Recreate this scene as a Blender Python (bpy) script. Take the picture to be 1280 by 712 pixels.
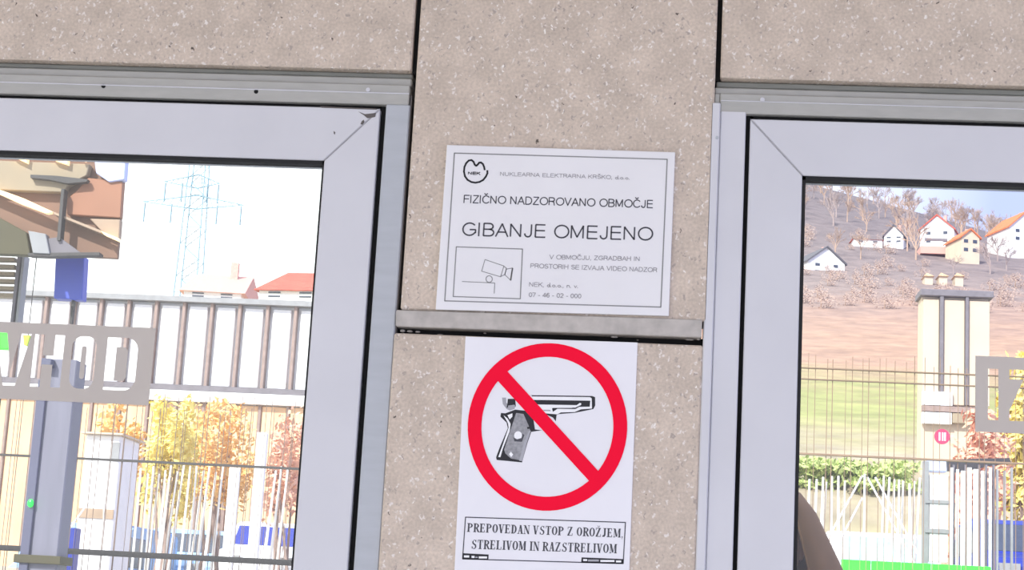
import bpy, bmesh, math, random
from mathutils import Vector, Matrix
random.seed(7)
SC = bpy.context.scene
COL = SC.collection
for o in list(bpy.data.objects): bpy.data.objects.remove(o)
FPX = 2200.0
CAMP = Vector((0.1966, -2.1857, 1.440))
ZC = 1.866            # height of the facade point in the middle of the picture
# ---------------------------------------------------------------- camera
RX = Vector((0.99540606, 0.07900679, 0.05408044))
RU = Vector((-0.0378203, -0.19444224, 0.98018459))
RF = Vector((-0.08795676, 0.97772703, 0.19056093))
cam = bpy.data.cameras.new('camera'); camo = bpy.data.objects.new('camera', cam); COL.objects.link(camo)
cam.sensor_width = 36; cam.lens = FPX/1280*36; cam.clip_start = .05; cam.clip_end = 3000
m3 = Matrix((RX, RU, -RF)).transposed()
camo.matrix_world = Matrix.Translation(CAMP) @ m3.to_4x4()
SC.camera = camo
# ---------------------------------------------------------------- sky, sun, exposure
w = bpy.data.worlds.new('sky'); SC.world = w; w.use_nodes = True
nt = w.node_tree; nt.nodes.clear()
out = nt.nodes.new('ShaderNodeOutputWorld'); bg = nt.nodes.new('ShaderNodeBackground')
tc = nt.nodes.new('ShaderNodeTexCoord'); mp = nt.nodes.new('ShaderNodeMapping'); nz = nt.nodes.new('ShaderNodeTexNoise')
cr = nt.nodes.new('ShaderNodeValToRGB')
mp.inputs['Location'].default_value = (0.35, 0.0, 0.2); mp.inputs['Scale'].default_value = (1.9, .9, 1.6)
nz.inputs['Scale'].default_value = 1.35; nz.inputs['Detail'].default_value = 3; nz.inputs['Roughness'].default_value = .45
cr.color_ramp.elements[0].position = .15; cr.color_ramp.elements[0].color = (.56, .63, 1.06, 1)
cr.color_ramp.elements[1].position = .30; cr.color_ramp.elements[1].color = (1.45, 1.47, 1.5, 1)
L = nt.links.new
sxy = nt.nodes.new('ShaderNodeSeparateXYZ'); ma = nt.nodes.new('ShaderNodeMath'); ma.operation = 'MULTIPLY_ADD'; mb_ = nt.nodes.new('ShaderNodeMath'); mb_.operation = 'MULTIPLY'; mb_.inputs[1].default_value = .5
L(tc.outputs['Generated'], mp.inputs['Vector']); L(mp.outputs[0], nz.inputs['Vector']); L(tc.outputs['Generated'], sxy.inputs[0]); L(nz.outputs[0], mb_.inputs[0])
L(sxy.outputs['X'], ma.inputs[0]); ma.inputs[1].default_value = -.9; L(mb_.outputs[0], ma.inputs[2]); L(ma.outputs[0], cr.inputs[0])   # bright cloud bank on the left, bluer to the right
L(cr.outputs[0], bg.inputs['Color']); bg.inputs['Strength'].default_value = 1.0; L(bg.outputs[0], out.inputs[0])
sl = bpy.data.lights.new('sun', 'SUN'); sl.energy = 4.0; sl.angle = math.radians(1.2); sl.color = (1, .97, .93)
so = bpy.data.objects.new('sun', sl); COL.objects.link(so); so.location = (-6, -12, 12)
so.rotation_euler = Vector((.35, .72, -.60)).to_track_quat('-Z', 'Y').to_euler()
SC.view_settings.view_transform = 'Standard'; SC.view_settings.look = 'None'
SC.view_settings.gamma = 1; SC.view_settings.exposure = 0.34; SC.view_settings.use_curve_mapping = False
SC.cycles.max_bounces = 8; SC.cycles.transparent_max_bounces = 16
SC.cycles.use_denoising = True

# ---------------------------------------------------------------- calibrated geometry helpers
def at(px, py, y=0.0):
    """point of the vertical plane Y=y seen at a photograph position"""
    v = RX*((px-640)/FPX) + RU*(-(py-356)/FPX) + RF
    t = (y-CAMP.y)/v.y
    return CAMP + v*t
def mpp(y): return (y-CAMP.y)/FPX     # metres per photograph pixel at depth y
def S(c):  # srgb 0-255 -> linear
    return tuple(((x/255)/12.92 if x/255 <= .04045 else ((x/255+.055)/1.055)**2.4) for x in c)
# ---------------------------------------------------------------- materials
def mat(name, rgb, rough=.6, metal=0, var=.12, scale=6, bump=0, emit=None, stretch=None, spec=.5):
    m = bpy.data.materials.new(name); m.use_nodes = True; t = m.node_tree
    b = t.nodes['Principled BSDF']; b.inputs['Roughness'].default_value = rough; b.inputs['Metallic'].default_value = metal
    c = S(rgb); tcn = t.nodes.new('ShaderNodeTexCoord'); n = t.nodes.new('ShaderNodeTexNoise'); n.inputs['Scale'].default_value = scale
    n.inputs['Detail'].default_value = 4
    mpn = t.nodes.new('ShaderNodeMapping'); t.links.new(tcn.outputs['Object'], mpn.inputs[0]); t.links.new(mpn.outputs[0], n.inputs['Vector'])
    if stretch: mpn.inputs['Scale'].default_value = stretch
    r = t.nodes.new('ShaderNodeValToRGB'); e = r.color_ramp.elements
    e[0].position = .3; e[1].position = .7
    e[0].color = (c[0]*(1-var), c[1]*(1-var), c[2]*(1-var), 1); e[1].color = (min(1, c[0]*(1+var)), min(1, c[1]*(1+var)), min(1, c[2]*(1+var)), 1)
    t.links.new(n.outputs[0], r.inputs[0]); t.links.new(r.outputs[0], b.inputs['Base Color'])
    if bump:
        bn = t.nodes.new('ShaderNodeBump'); bn.inputs['Strength'].default_value = bump; bn.inputs['Distance'].default_value = .002
        t.links.new(n.outputs[0], bn.inputs['Height']); t.links.new(bn.outputs[0], b.inputs['Normal'])
    if emit:
        b.inputs['Emission Color'].default_value = (*S(rgb), 1); b.inputs['Emission Strength'].default_value = emit
    b.inputs['Specular IOR Level'].default_value = spec
    return m
def concrete_mat(name, rgb):
    m = bpy.data.materials.new(name); m.use_nodes = True; t = m.node_tree; N = t.nodes.new; K = t.links.new
    b = t.nodes['Principled BSDF']; b.inputs['Roughness'].default_value = .85
    tcn = N('ShaderNodeTexCoord'); c = S(rgb)
    n = N('ShaderNodeTexNoise'); n.inputs['Scale'].default_value = 22; n.inputs['Detail'].default_value = 6; K(tcn.outputs['Object'], n.inputs[0])
    r = N('ShaderNodeValToRGB'); e = r.color_ramp.elements; e[0].position = .3; e[1].position = .72
    e[0].color = (*[x*.86 for x in c], 1); e[1].color = (*[x*1.10 for x in c], 1); K(n.outputs[0], r.inputs[0])
    n1 = N('ShaderNodeTexNoise'); n1.inputs['Scale'].default_value = 260; n1.inputs['Detail'].default_value = 2; K(tcn.outputs['Object'], n1.inputs[0])
    r1 = N('ShaderNodeValToRGB'); r1.color_ramp.elements[0].position = .3; r1.color_ramp.elements[0].color = (.86, .86, .86, 1); r1.color_ramp.elements[1].position = .7; r1.color_ramp.elements[1].color = (1.08, 1.08, 1.08, 1)
    K(n1.outputs[0], r1.inputs[0])
    mu = N('ShaderNodeMix'); mu.data_type = 'RGBA'; mu.blend_type = 'MULTIPLY'; mu.inputs[0].default_value = 1; K(r.outputs[0], mu.inputs[6]); K(r1.outputs[0], mu.inputs[7])
    last = mu.outputs[2]; off = 0; n2 = N('ShaderNodeTexNoise'); n2.inputs['Scale'].default_value = 190; n2.inputs['Detail'].default_value = 1; K(tcn.outputs['Object'], n2.inputs[0])
    for scale, lim, col, prob in ((85, .12, (.86, .82, .77), .74), (150, .26, (.76, .70, .65), .62), (60, .08, (.10, .08, .07), .82), (140, .24, (.40, .34, .30), .72)):
        mpn = N('ShaderNodeMapping'); mpn.inputs['Location'].default_value = (off, off*.7, off*.3); off += 3.1
        mpn.inputs['Scale'].default_value = (1.15, 1, .72); dn = N('ShaderNodeVectorMath'); dn.operation = 'MULTIPLY_ADD'; K(n2.outputs['Color'], dn.inputs[0]); dn.inputs[1].default_value = (.012,)*3; K(tcn.outputs['Object'], dn.inputs[2])
        K(dn.outputs[0], mpn.inputs[0]); v = N('ShaderNodeTexVoronoi'); v.inputs['Scale'].default_value = scale; K(mpn.outputs[0], v.inputs['Vector'])
        lt = N('ShaderNodeMapRange'); lt.inputs[1].default_value = lim*1.5; lt.inputs[2].default_value = lim*.7; K(v.outputs['Distance'], lt.inputs[0])
        sp = N('ShaderNodeSeparateColor'); K(v.outputs['Color'], sp.inputs[0])
        g = N('ShaderNodeMath'); g.operation = 'GREATER_THAN'; g.inputs[1].default_value = prob; K(sp.outputs[0], g.inputs[0])
        a = N('ShaderNodeMath'); a.operation = 'MULTIPLY'; K(lt.outputs[0], a.inputs[0]); K(g.outputs[0], a.inputs[1])
        mx = N('ShaderNodeMix'); mx.data_type = 'RGBA'; K(a.outputs[0], mx.inputs[0]); K(last, mx.inputs[6]); mx.inputs[7].default_value = (*col, 1)
        last = mx.outputs[2]
    K(last, b.inputs['Base Color'])
    bn = N('ShaderNodeBump'); bn.inputs['Strength'].default_value = .35; bn.inputs['Distance'].default_value = .0012
    K(n1.outputs[0], bn.inputs['Height']); K(bn.outputs[0], b.inputs['Normal'])
    return m
def glass_mat():
    m = bpy.data.materials.new('pane_glass'); m.use_nodes = True; t = m.node_tree; t.nodes.clear(); N = t.nodes.new; K = t.links.new
    o = N('ShaderNodeOutputMaterial'); tr = N('ShaderNodeBsdfTransparent'); gl = N('ShaderNodeBsdfGlossy'); f = N('ShaderNodeFresnel'); mx = N('ShaderNodeMixShader')
    tr.inputs[0].default_value = (.96, .98, .97, 1); gl.inputs['Roughness'].default_value = .01; f.inputs[0].default_value = 1.45
    K(f.outputs[0], mx.inputs[0]); K(tr.outputs[0], mx.inputs[1]); K(gl.outputs[0], mx.inputs[2]); K(mx.outputs[0], o.inputs[0])
    return m
def film_mat():
    m = mat('frosted_film', (196, 188, 180), .7, var=.03, scale=3); t = m.node_tree; b = t.nodes['Principled BSDF']
    b.inputs['Alpha'].default_value = .93; return m
M = dict(
 conc=concrete_mat('washed_concrete', (205, 190, 175)), conc2=mat('smooth_concrete_edge', (182, 176, 170), .8, var=.14, scale=60, bump=.4),
 black=mat('joint_black', (14, 14, 15), .9), gasket=mat('black_rubber', (20, 20, 22), .7),
 alu=mat('painted_aluminium', (206, 206, 211), .42, var=.03, scale=8), alu2=mat('painted_aluminium_shade', (176, 180, 186), .45, var=.05, scale=14, stretch=(1, 1, 6)),  # second aluminium is the same paint with the recessed jamb's shade in its colour
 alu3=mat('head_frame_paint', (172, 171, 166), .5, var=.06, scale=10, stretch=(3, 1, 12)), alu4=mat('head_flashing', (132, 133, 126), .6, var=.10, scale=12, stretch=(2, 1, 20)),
 line=mat('mitre_line', (176, 174, 178), .7), scuff=mat('scuff_dark', (95, 90, 88), .8),
 glass=glass_mat(), film=film_mat(),
 plate=mat('sign_plate_white', (228, 227, 229), .45, var=.02, scale=10), paper=mat('sign_sheet_white', (232, 231, 236), .5, var=.015, scale=8),
 ink=mat('print_black', (28, 28, 36), .6), ink_g=mat('print_grey', (120, 120, 122), .6), ink_f=mat('print_faded', (158, 155, 160), .6),
 ink_d=mat('print_dark_grey', (72, 72, 80), .6), line_g=mat('border_grey', (138, 138, 138), .6),
 red=mat('prohibition_red', (246, 0, 52), .6, var=.03, spec=.15), grip=mat('print_grip_grey', (150, 150, 154), .6, var=.22, scale=260), white=mat('print_white', (240, 240, 242), .5),
 lilac=mat('print_edge_grey', (165, 165, 172), .6))
# ---------------------------------------------------------------- object helpers
def link(name, me, parent=None, m=None):
    o = bpy.data.objects.new(name, me); COL.objects.link(o)
    if m: me.materials.clear(); me.materials.append(m)
    if parent: o.parent = parent; o.matrix_parent_inverse = parent.matrix_world.inverted()
    return o
def thing(name, label, cat, loc=(0, 0, 0), group=None, kind=None):
    o = bpy.data.objects.new(name, None); COL.objects.link(o); o.empty_display_size = .1; o.location = loc
    o.matrix_world = Matrix.Translation(Vector(loc))
    o['label'] = label
    if cat: o['category'] = cat
    if group: o['group'] = group
    if kind: o['kind'] = kind
    return o
def tag(o, label=None, cat=None, group=None, kind=None):
    if label: o['label'] = label
    if cat: o['category'] = cat
    if group: o['group'] = group
    if kind: o['kind'] = kind
    return o
class MB:
    def __init__(s): s.v = []; s.f = []
    def box(s, a, b):
        x0, x1 = sorted((a[0], b[0])); y0, y1 = sorted((a[1], b[1])); z0, z1 = sorted((a[2], b[2])); n = len(s.v)
        s.v += [(x0, y0, z0), (x1, y0, z0), (x1, y1, z0), (x0, y1, z0), (x0, y0, z1), (x1, y0, z1), (x1, y1, z1), (x0, y1, z1)]
        s.f += [tuple(n+i for i in q) for q in ((0, 3, 2, 1), (4, 5, 6, 7), (0, 1, 5, 4), (1, 2, 6, 5), (2, 3, 7, 6), (3, 0, 4, 7))]; return s
    def tube(s, p, q, r0, r1=None, k=6, cap=True):
        r1 = r0 if r1 is None else r1; p = Vector(p); q = Vector(q); d = (q-p).normalized()
        a = d.orthogonal().normalized(); b = d.cross(a); n = len(s.v)
        for c, r in ((p, r0), (q, r1)):
            for i in range(k):
                t = 2*math.pi*i/k; s.v.append(tuple(c+a*math.cos(t)*r+b*math.sin(t)*r))
        for i in range(k): s.f.append((n+i, n+(i+1) % k, n+k+(i+1) % k, n+k+i))
        if cap: s.f.append(tuple(n+i for i in reversed(range(k)))); s.f.append(tuple(n+k+i for i in range(k)))
        return s
    def prism(s, pts, y0, y1):
        """polygon in (x,z), extruded from y0 to y1"""
        n = len(s.v); k = len(pts)
        area = sum(pts[i][0]*pts[(i+1) % k][1]-pts[(i+1) % k][0]*pts[i][1] for i in range(k))
        if area < 0: pts = pts[::-1]
        s.v += [(p[0], y0, p[1]) for p in pts]+[(p[0], y1, p[1]) for p in pts]
        s.f.append(tuple(n+i for i in range(k))); s.f.append(tuple(n+k+i for i in reversed(range(k))))
        for i in range(k): j = (i+1) % k; s.f.append((n+j, n+i, n+k+i, n+k+j))
        return s
    def ball(s, c, r, k=8, sq=(1, 1, 1)):
        n = len(s.v); R_ = k//2
        for i in range(R_+1):
            a = math.pi*i/R_
            for j in range(k):
                b = 2*math.pi*j/k
                s.v.append((c[0]+r*sq[0]*math.sin(a)*math.cos(b), c[1]+r*sq[1]*math.sin(a)*math.sin(b), c[2]+r*sq[2]*math.cos(a)))
        for i in range(R_):
            for j in range(k): s.f.append((n+i*k+j, n+(i+1)*k+j, n+(i+1)*k+(j+1) % k, n+i*k+(j+1) % k))
        return s
    def mesh(s, name):
        me = bpy.data.meshes.new(name); me.from_pydata(s.v, [], s.f); me.update(); return me
    def build(s, name, m, parent=None, bev=0):
        me = s.mesh(name)
        if bev:
            bm = bmesh.new(); bm.from_mesh(me)
            bmesh.ops.bevel(bm, geom=bm.edges[:], offset=bev, segments=1, affect='EDGES'); bm.to_mesh(me); bm.free()
        return link(name, me, parent, m)
def pxpoly(pts, y): return [(lambda p: (p.x, p.z))(at(a, b, y)) for a, b in pts]
def pxprism(pts, y0, y1): return MB().prism(pxpoly(pts, y0), y0, y1)
def vbox(x0, x1, pyt, pyb, pxref, y0, y1, z0=None, z1=None):
    """upright box given by photo columns at row pxref"""
    a = at(x0, pxref, y0).x; b = at(x1, pxref, y0).x
    xm = (x0+x1)/2
    zt = z1 if z1 is not None else at(xm, pyt, y0).z; zb = z0 if z0 is not None else at(xm, pyb, y0).z
    return MB().box((a, y0, zb), (b, y1, zt))

# ================================================================ THE SETTING
GROUND = 0.0
g = MB().box((-60, -40, -.2), (60, 15.2, 0)).build('ground', mat('pale_paving', (182, 182, 182), .9, var=.1, scale=1.5))
tag(g, 'pale paved forecourt running under and in front of the gate wall', kind='structure')
def Z(mm): return ZC+mm/1000
FT = .06
core = MB()
core.box((-2.3, .075, Z(270)), (2.4, .20, 3.05))          # above the doors
core.box((-.135, .05, 0), (.238, .20, Z(275)))             # pillar core
core.box((-2.3, .05, 0), (-1.09, .20, Z(275))); core.box((1.20, .05, 0), (2.4, .20, Z(275)))
wall = core.build('wall_front', M['black']); tag(wall, 'dark core of the gate wall seen in the joints between concrete panels', kind='structure')
def panel(x0, x1, z0, z1, y0=0, y1=FT, m=None, name='concrete_panel', bev=.002):
    return MB().box((x0, y0, z0), (x1, y1, z1)).build(name, m or M['conc'], wall, bev)
panel(-1.60, -.1483, Z(281.2), 3.05); panel(-2.3, -1.607, Z(281.2), 3.05)
panel(-.1408, .2477, Z(-37), 3.05)
panel(.2543, 1.62, Z(282.8), 3.05); panel(1.627, 2.4, Z(282.8), 3.05)
# lower pillar panel, hairline jogs where it meets the frames
panel(-.1465, .2435, 0, Z(-67.6))
panel(-2.3, -1.095, 0, Z(278)); panel(1.205, 2.4, 0, Z(278))
MB().box((-.1485, .014, Z(282)), (-.1400, .05, 3.05)).build('joint_seal', M['black'], wall); MB().box((.2470, .014, Z(283)), (.2550, .05, 3.05)).build('joint_seal', M['black'], wall)
MB().box((-.1465, .022, Z(-69)), (.2440, .055, Z(-56))).build('joint_seal', M['black'], wall)
# drip edge (sloping chamfered lower edge of the upper pillar panel)
me = MB(); n = 0
me.v = [(-.1455, -.001, Z(-36.5)), (.2415, -.001, Z(-36.5)), (.2415, .0, Z(-57.5)), (-.1455, .0, Z(-58.8)), (-.1455, .05, Z(-36.5)), (.2415, .05, Z(-36.5)), (.2415, .05, Z(-57.5)), (-.1455, .05, Z(-58.8))]
me.v[0] = (-.1455, -.004, Z(-38.5)); me.v[1] = (.2415, -.004, Z(-35.5))
me.f = [(3, 2, 1, 0), (0, 1, 5, 4), (1, 2, 6, 5), (2, 3, 7, 6), (3, 0, 4, 7), (4, 5, 6, 7)]
tag(me.build('drip_edge', M['conc2'], wall, .0012), 'smooth pale grey lower edge of the panel above the black gap')
cm = MB()   # mortar crumbs stuck in the gap
for (px, py, sx, sz) in ((503, 413, 7, 4), (512, 413.6, 8, 3), (522, 414.3, 7, 2.6), (606, 416, 4, 1.5), (768, 420.5, 10, 3), (764, 417, 6, 2), (862, 424, 12, 2), (873, 423, 4, 4), (797, 424.5, 3, 1), (550, 417.5, 9, 1)):
    p = at(px, py, .01); cm.ball((p.x, .012, p.z), mpp(0)*.5, 8, (sx, 6, sz))
tag(cm.build('mortar_crumb', M['conc2'], wall), 'crumbs of pale mortar in the black gap', kind='stuff')
# unseen canopy roof, added and sized to keep the sun off the facade
MB().box((-4.5, -3.0, 3.12), (2.3, 1.2, 3.32)).build('shade_canopy', mat('canopy_soffit', (196, 186, 172), .8))
tag(bpy.data.objects['shade_canopy'], 'added flat canopy slab, out of view, shading the entrance doors', kind='structure')

# ---------------------------------------------------------------- frames and doors
def door(name, side, label):
    s = side                                  # -1 left door (hinge post at right), +1 right door
    if s < 0: gx0, gx1 = -.1862, -.1782; jx = -.1462; ox = -.2548; gt, gb = 234.8, 229.0; ot = 157.3; far = -1.0238; fo = -.955
    else:     gx0, gx1 = .2945, .2887; jx = .2450; ox = .3620; gt, gb = 236.6, 230.0; ot = 157.7; far = 1.131; fo = 1.062
    d = thing(name, label, None, (gx0, .02, 0), kind='structure')
    yF = .006                                  # face of the leaf
    A = M['alu']
    def b(nm, x0, x1, z0, z1, y0, y1, m, bev=.0015): return MB().box((x0, y0, z0), (x1, y1, z1)).build(nm, m, d, bev)
    # fixed frame: jamb, head in three steps
    if s < 0:
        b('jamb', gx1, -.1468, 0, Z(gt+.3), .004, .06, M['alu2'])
        b('jamb_seal', -.1472, -.1452, 0, Z(248), .0065, .05, M['scuff'], .0)
        b('head_frame', fo-.115, -.1487, Z(gt), Z(262), .004, .06, M['alu3'])
        b('head_step', fo-.115, -.1478, Z(262), Z(272.5), .010, .06, M['alu3'])
        b('head_flashing', fo-.115, -.1478, Z(273.8), Z(281), .016, .06, M['alu4'])
        b('head_groove', fo-.115, -.149, Z(272), Z(274.5), .03, .06, M['black'], 0)
        b('head_bead', fo-.115, -.1487, Z(249), Z(250.5), .0025, .02, M['alu'], .0004)
    else:
        b('jamb', .2560, gx1, 0, Z(gt+3), .004, .06, A)
        b('jamb_lip', .2436, .2557, 0, Z(249), .0, .05, A)
        b('head_frame', .2550, 1.18, Z(gt), Z(263), .004, .06, M['alu3'])
        b('head_end', .2476, .2552, Z(249.5), Z(263), .006, .06, M['alu3'])
        b('head_step', .2476, 1.18, Z(263), Z(272.2), .010, .06, M['alu3'])
        b('head_flashing', .2500, 1.18, Z(273.6), Z(282.2), .016, .06, M['alu4'])
        b('head_groove', .2480, 1.18, Z(272), Z(274.5), .03, .06, M['black'], 0)
        b('head_bead', .2560, 1.18, Z(252), Z(253.2), .0025, .02, M['alu'], .0004)
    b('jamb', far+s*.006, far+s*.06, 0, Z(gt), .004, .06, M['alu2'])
    # dark gap backing
    b('gap_seal', gx0+s*.004, gx1-s*.002, 0, Z(gt), .016, .06, M['black'], 0)
    b('gap_seal', min(gx0, far), max(gx0, far), Z(gb-2), Z(gt+2), .016, .06, M['black'], 0)
    # leaf: mitred stiles and rails
    T0, T1 = Z(gb), Z(ot); B0, B1 = .01, .16
    def pr(nm, pts):
        me = MB().prism(pts, yF, yF+.05); return me.build(nm, A, d, .0012)
    e = .0002
    pr('door_stile', [(gx0, B0), (gx0, T0-e*2), (ox, T1-e*2), (ox, B1), (ox, B0)][:4]+[(ox, B0)])
    pr('door_rail', [(gx0+s*e*2, T0), (far, T0), (fo, T1), (ox+s*e*2, T1)])
    pr('door_stile', [(far, B0), (far, T0-e*2), (fo, T1-e*2), (fo, B0)])
    pr('door_rail', [(ox+s*e, B0), (fo-s*e, B0), (fo-s*e, B1), (ox+s*e, B1)])
    # mitre line printed by a hair gap
    pr_ = MB().prism([(gx0, T0-e*3), (gx0+s*e, T0), (ox+s*e, T1), (ox, T1-e*3)], yF-.0002, yF+.002); pr_.build('mitre_joint', M['line'], d)
    # gasket ring round the glass
    G = .0052; gs = .0030 if s < 0 else .0048
    gm = MB().box((min(ox, fo), yF+.004, T1-G), (max(ox, fo), yF+.02, T1)).box((ox, yF+.004, B1), (ox+s*gs, yF+.02, T1)).box((fo-s*gs, yF+.004, B1), (fo, yF+.02, T1)).box((min(ox, fo), yF+.004, B1), (max(ox, fo), yF+.02, B1+G))
    gm.build('gasket', M['gasket'], d)
    b('pane', min(ox, fo)+.001, max(ox, fo)-.001, B1+.001, T1-.001, yF+.014, yF+.020, M['glass'], 0)
    # pull handle, lower down on the far stile
    hx = (far+fo)/2; h = MB().tube((hx, -.045, .85), (hx, -.045, 1.20), .012, k=10).tube((hx, -.045, .88), (hx, yF, .88), .008, k=8).tube((hx, -.045, 1.17), (hx, yF, 1.17), .008, k=8)
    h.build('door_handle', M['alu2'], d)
    return d
d1 = door('door_1', -1, 'pale grey aluminium glass door left of the pillar with entrance lettering')
d2 = door('door_2', 1, 'pale grey aluminium glass door right of the pillar with exit lettering')
# holes and screws in the head frames
for px, py in ((129, 107.3), (320, 114.2)):
    p = at(px, py, .003); MB().tube((p.x, .0034, p.z), (p.x, .01, p.z), .0029, k=10).build('screw_hole', M['black'], d1)
p = at(460, 112, .003); MB().tube((p.x, .0025, p.z), (p.x, .01, p.z), .0028, k=10).build('screw', M['alu'], d1)
p = at(953, 124.5, .003); MB().tube((p.x, .0025, p.z), (p.x, .01, p.z), .0030, k=10).build('screw', M['alu'], d2)
p = at(896.5, 171.5, -.002); MB().tube((p.x, -.0012, p.z), (p.x, .004, p.z), .0022, k=10).build('screw', M['alu2'], d2)
# scuffed corner of the left leaf
for pts in ([(448, 139.3), (456, 142.5), (463, 141.8), (470, 141), (469, 146), (463, 147), (459, 147.5), (455, 144)], [(452, 151.5), (454.5, 149.5), (455.5, 152), (453, 155.5), (450.5, 155)], [(417, 163.5), (419, 165), (418.6, 168), (417.2, 167)], [(400, 132.5), (430, 134), (471, 135.5), (471, 137), (440, 136), (402, 134.5)]):
    MB().prism(pxpoly(pts, .0055), .0056, .0075).build('scuff_mark', M['scuff'], d1)

# ---------------------------------------------------------------- lettering: outline font text and film with cut letters
def arc(cx, cz, rx, rz, a0, a1, n=8):
    return [(cx+rx*math.cos(math.radians(a0+(a1-a0)*i/n)), cz+rz*math.sin(math.radians(a0+(a1-a0)*i/n))) for i in range(n+1)]
def stroke_glyph(c):
    """plain grotesque capital as centre-line strokes in units of the cap height: (strokes, advance)"""
    base = {'Č': 'C', 'Š': 'S', 'Ž': 'Z'}.get(c)
    if base:
        st, w_ = stroke_glyph(base); m_ = w_/2-.04
        return st+[[(m_-.14, 1.30), (m_, 1.14), (m_+.14, 1.30)]], w_
    e = .05
    G = {
     'A': ([[(.0, 0), (.33, 1), (.66, 0)], [(.12, .33), (.54, .33)]], .74), 'B': ([[(.05, 0), (.05, 1), (.36, 1)]+arc(.36, .765, .21, .235, 90, -90)+[(.05, .53)], [(.36, .53)]+arc(.38, .265, .24, .265, 90, -90)+[(.05, 0)]], .72),
     'C': ([arc(.40, .5, .37, .5, 38, 322, 14)], .80), 'D': ([[(.05, 0), (.05, 1), (.30, 1)]+arc(.30, .5, .36, .5, 90, -90, 10)+[(.05, 0)]], .78),
     'E': ([[(.58, 1), (.05, 1), (.05, 0), (.60, 0)], [(.05, .53), (.54, .53)]], .70), 'F': ([[(.56, 1), (.05, 1), (.05, 0)], [(.05, .52), (.50, .52)]], .66),
     'G': ([arc(.42, .5, .38, .5, 42, 270, 12)+arc(.42, .5, .36, .5, 270, 330, 3)[1:]+[(.76, .20), (.76, .47), (.44, .47)]], .86), 'H': ([[(.05, 0), (.05, 1)], [(.62, 0), (.62, 1)], [(.05, .53), (.62, .53)]], .78),
     'I': ([[(.06, 0), (.06, 1)]], .25), 'J': ([[(.40, 1), (.40, .27)]+arc(.22, .26, .18, .26, 0, -180)], .56), 'K': ([[(.05, 0), (.05, 1)], [(.58, 1), (.05, .40)], [(.24, .60), (.62, 0)]], .72),
     'L': ([[(.05, 1), (.05, 0), (.52, 0)]], .60), 'M': ([[(.05, 0), (.05, 1), (.38, .08), (.71, 1), (.71, 0)]], .88), 'N': ([[(.05, 0), (.05, 1), (.61, 0), (.61, 1)]], .78),
     'O': ([arc(.42, .5, .39, .5, 0, 360, 20)], .88), 'P': ([[(.05, 0), (.05, 1), (.36, 1)]+arc(.36, .735, .23, .265, 90, -90)+[(.05, .47)]], .70),
     'R': ([[(.05, 0), (.05, 1), (.38, 1)]+arc(.38, .745, .22, .255, 90, -90)+[(.05, .49)], [(.36, .49), (.54, .40), (.60, 0)]], .74),
     'S': ([arc(.32, .745, .25, .255, 25, 250, 8)+arc(.32, .265, .28, .265, 75, -160, 9)], .70), 'T': ([[(.0, 1), (.60, 1)], [(.30, 1), (.30, 0)]], .66), 'U': ([[(.05, 1), (.05, .30)]+arc(.33, .29, .28, .29, 180, 360)+[(.61, 1)]], .78),
     'V': ([[(.0, 1), (.32, 0), (.64, 1)]], .72), 'Z': ([[(.03, 1), (.58, 1), (.02, 0), (.60, 0)]], .68),
     'd': ([arc(.24, .26, .20, .26, 0, 360, 12), [(.45, 0), (.45, 1)]], .56), 'o': ([arc(.25, .26, .22, .26, 0, 360, 12)], .56), 'n': ([[(.05, 0), (.05, .52)], [(.05, .34)]+arc(.24, .33, .19, .19, 160, 0)+[(.43, 0)]], .55), 'v': ([[(.0, .52), (.2, 0), (.4, .52)]], .46),
     '.': ([[(.05, 0), (.05, .07)]], .24), ',': ([[(.07, .05), (.03, -.14)]], .24), '-': ([[(.03, .36), (.25, .36)]], .34), ' ': ([], .34),
     '0': ([arc(.26, .5, .23, .5, 0, 360, 16)], .58), '7': ([[(.0, 1), (.48, 1), (.16, 0)]], .56), '4': ([[(.38, 0), (.38, 1), (.0, .27), (.50, .27)]], .58), '6': ([arc(.26, .31, .22, .31, 0, 360, 14), [(.04, .34), (.06, .66)]+arc(.28, .70, .21, .30, 170, 40, 6)], .58),
     '2': ([arc(.25, .72, .22, .28, 165, -20, 8)+[(.02, 0), (.48, 0)]], .58)}
    return G[c]
def text_on_plane(s, pl, pr, hpx, y, m, parent, wt=.105, spacing=.03):
    """line of plain capitals between two points of the sign, printed y in front"""
    a, b = at(*pl, y), at(*pr, y); h = hpx*mpp(y)*1.0; tot = sum(stroke_glyph(c)[1]+spacing for c in s); u = (b-a)/tot; x = 0; mb = MB(); r = wt*h/2
    for c in s:
        st, w_ = stroke_glyph(c)
        for line in st:
            P = [Vector((a.x+u.x*(x+px), 0, a.z+u.z*(x+px)+pz*(h-2*r)+r)) for px, pz in line]
            for k, (p, q) in enumerate(zip(P[:-1], P[1:])):
                d = q-p
                if d.length < 1e-7: continue
                d.normalize(); nn = Vector((-d.z, 0, d.x))*r; e0 = d*r*(.9 if k == 0 and len(line) < 4 else .25); e1 = d*r*(.9 if k == len(P)-2 and len(line) < 4 else .25)
                mb.prism([((p-e0+nn).x, (p-e0+nn).z), ((q+e1+nn).x, (q+e1+nn).z), ((q+e1-nn).x, (q+e1-nn).z), ((p-e0-nn).x, (p-e0-nn).z)], y, y+.00015)
        x += w_+spacing
    return mb.build('lettering', m, parent)
def plain(me):
    """same faces as a fresh mesh, without the filled curve's own normals"""
    n = bpy.data.meshes.new('flat_print'); n.from_pydata([v.co[:] for v in me.vertices], [], [p.vertices[:] for p in me.polygons]); n.update(); return n
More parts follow.
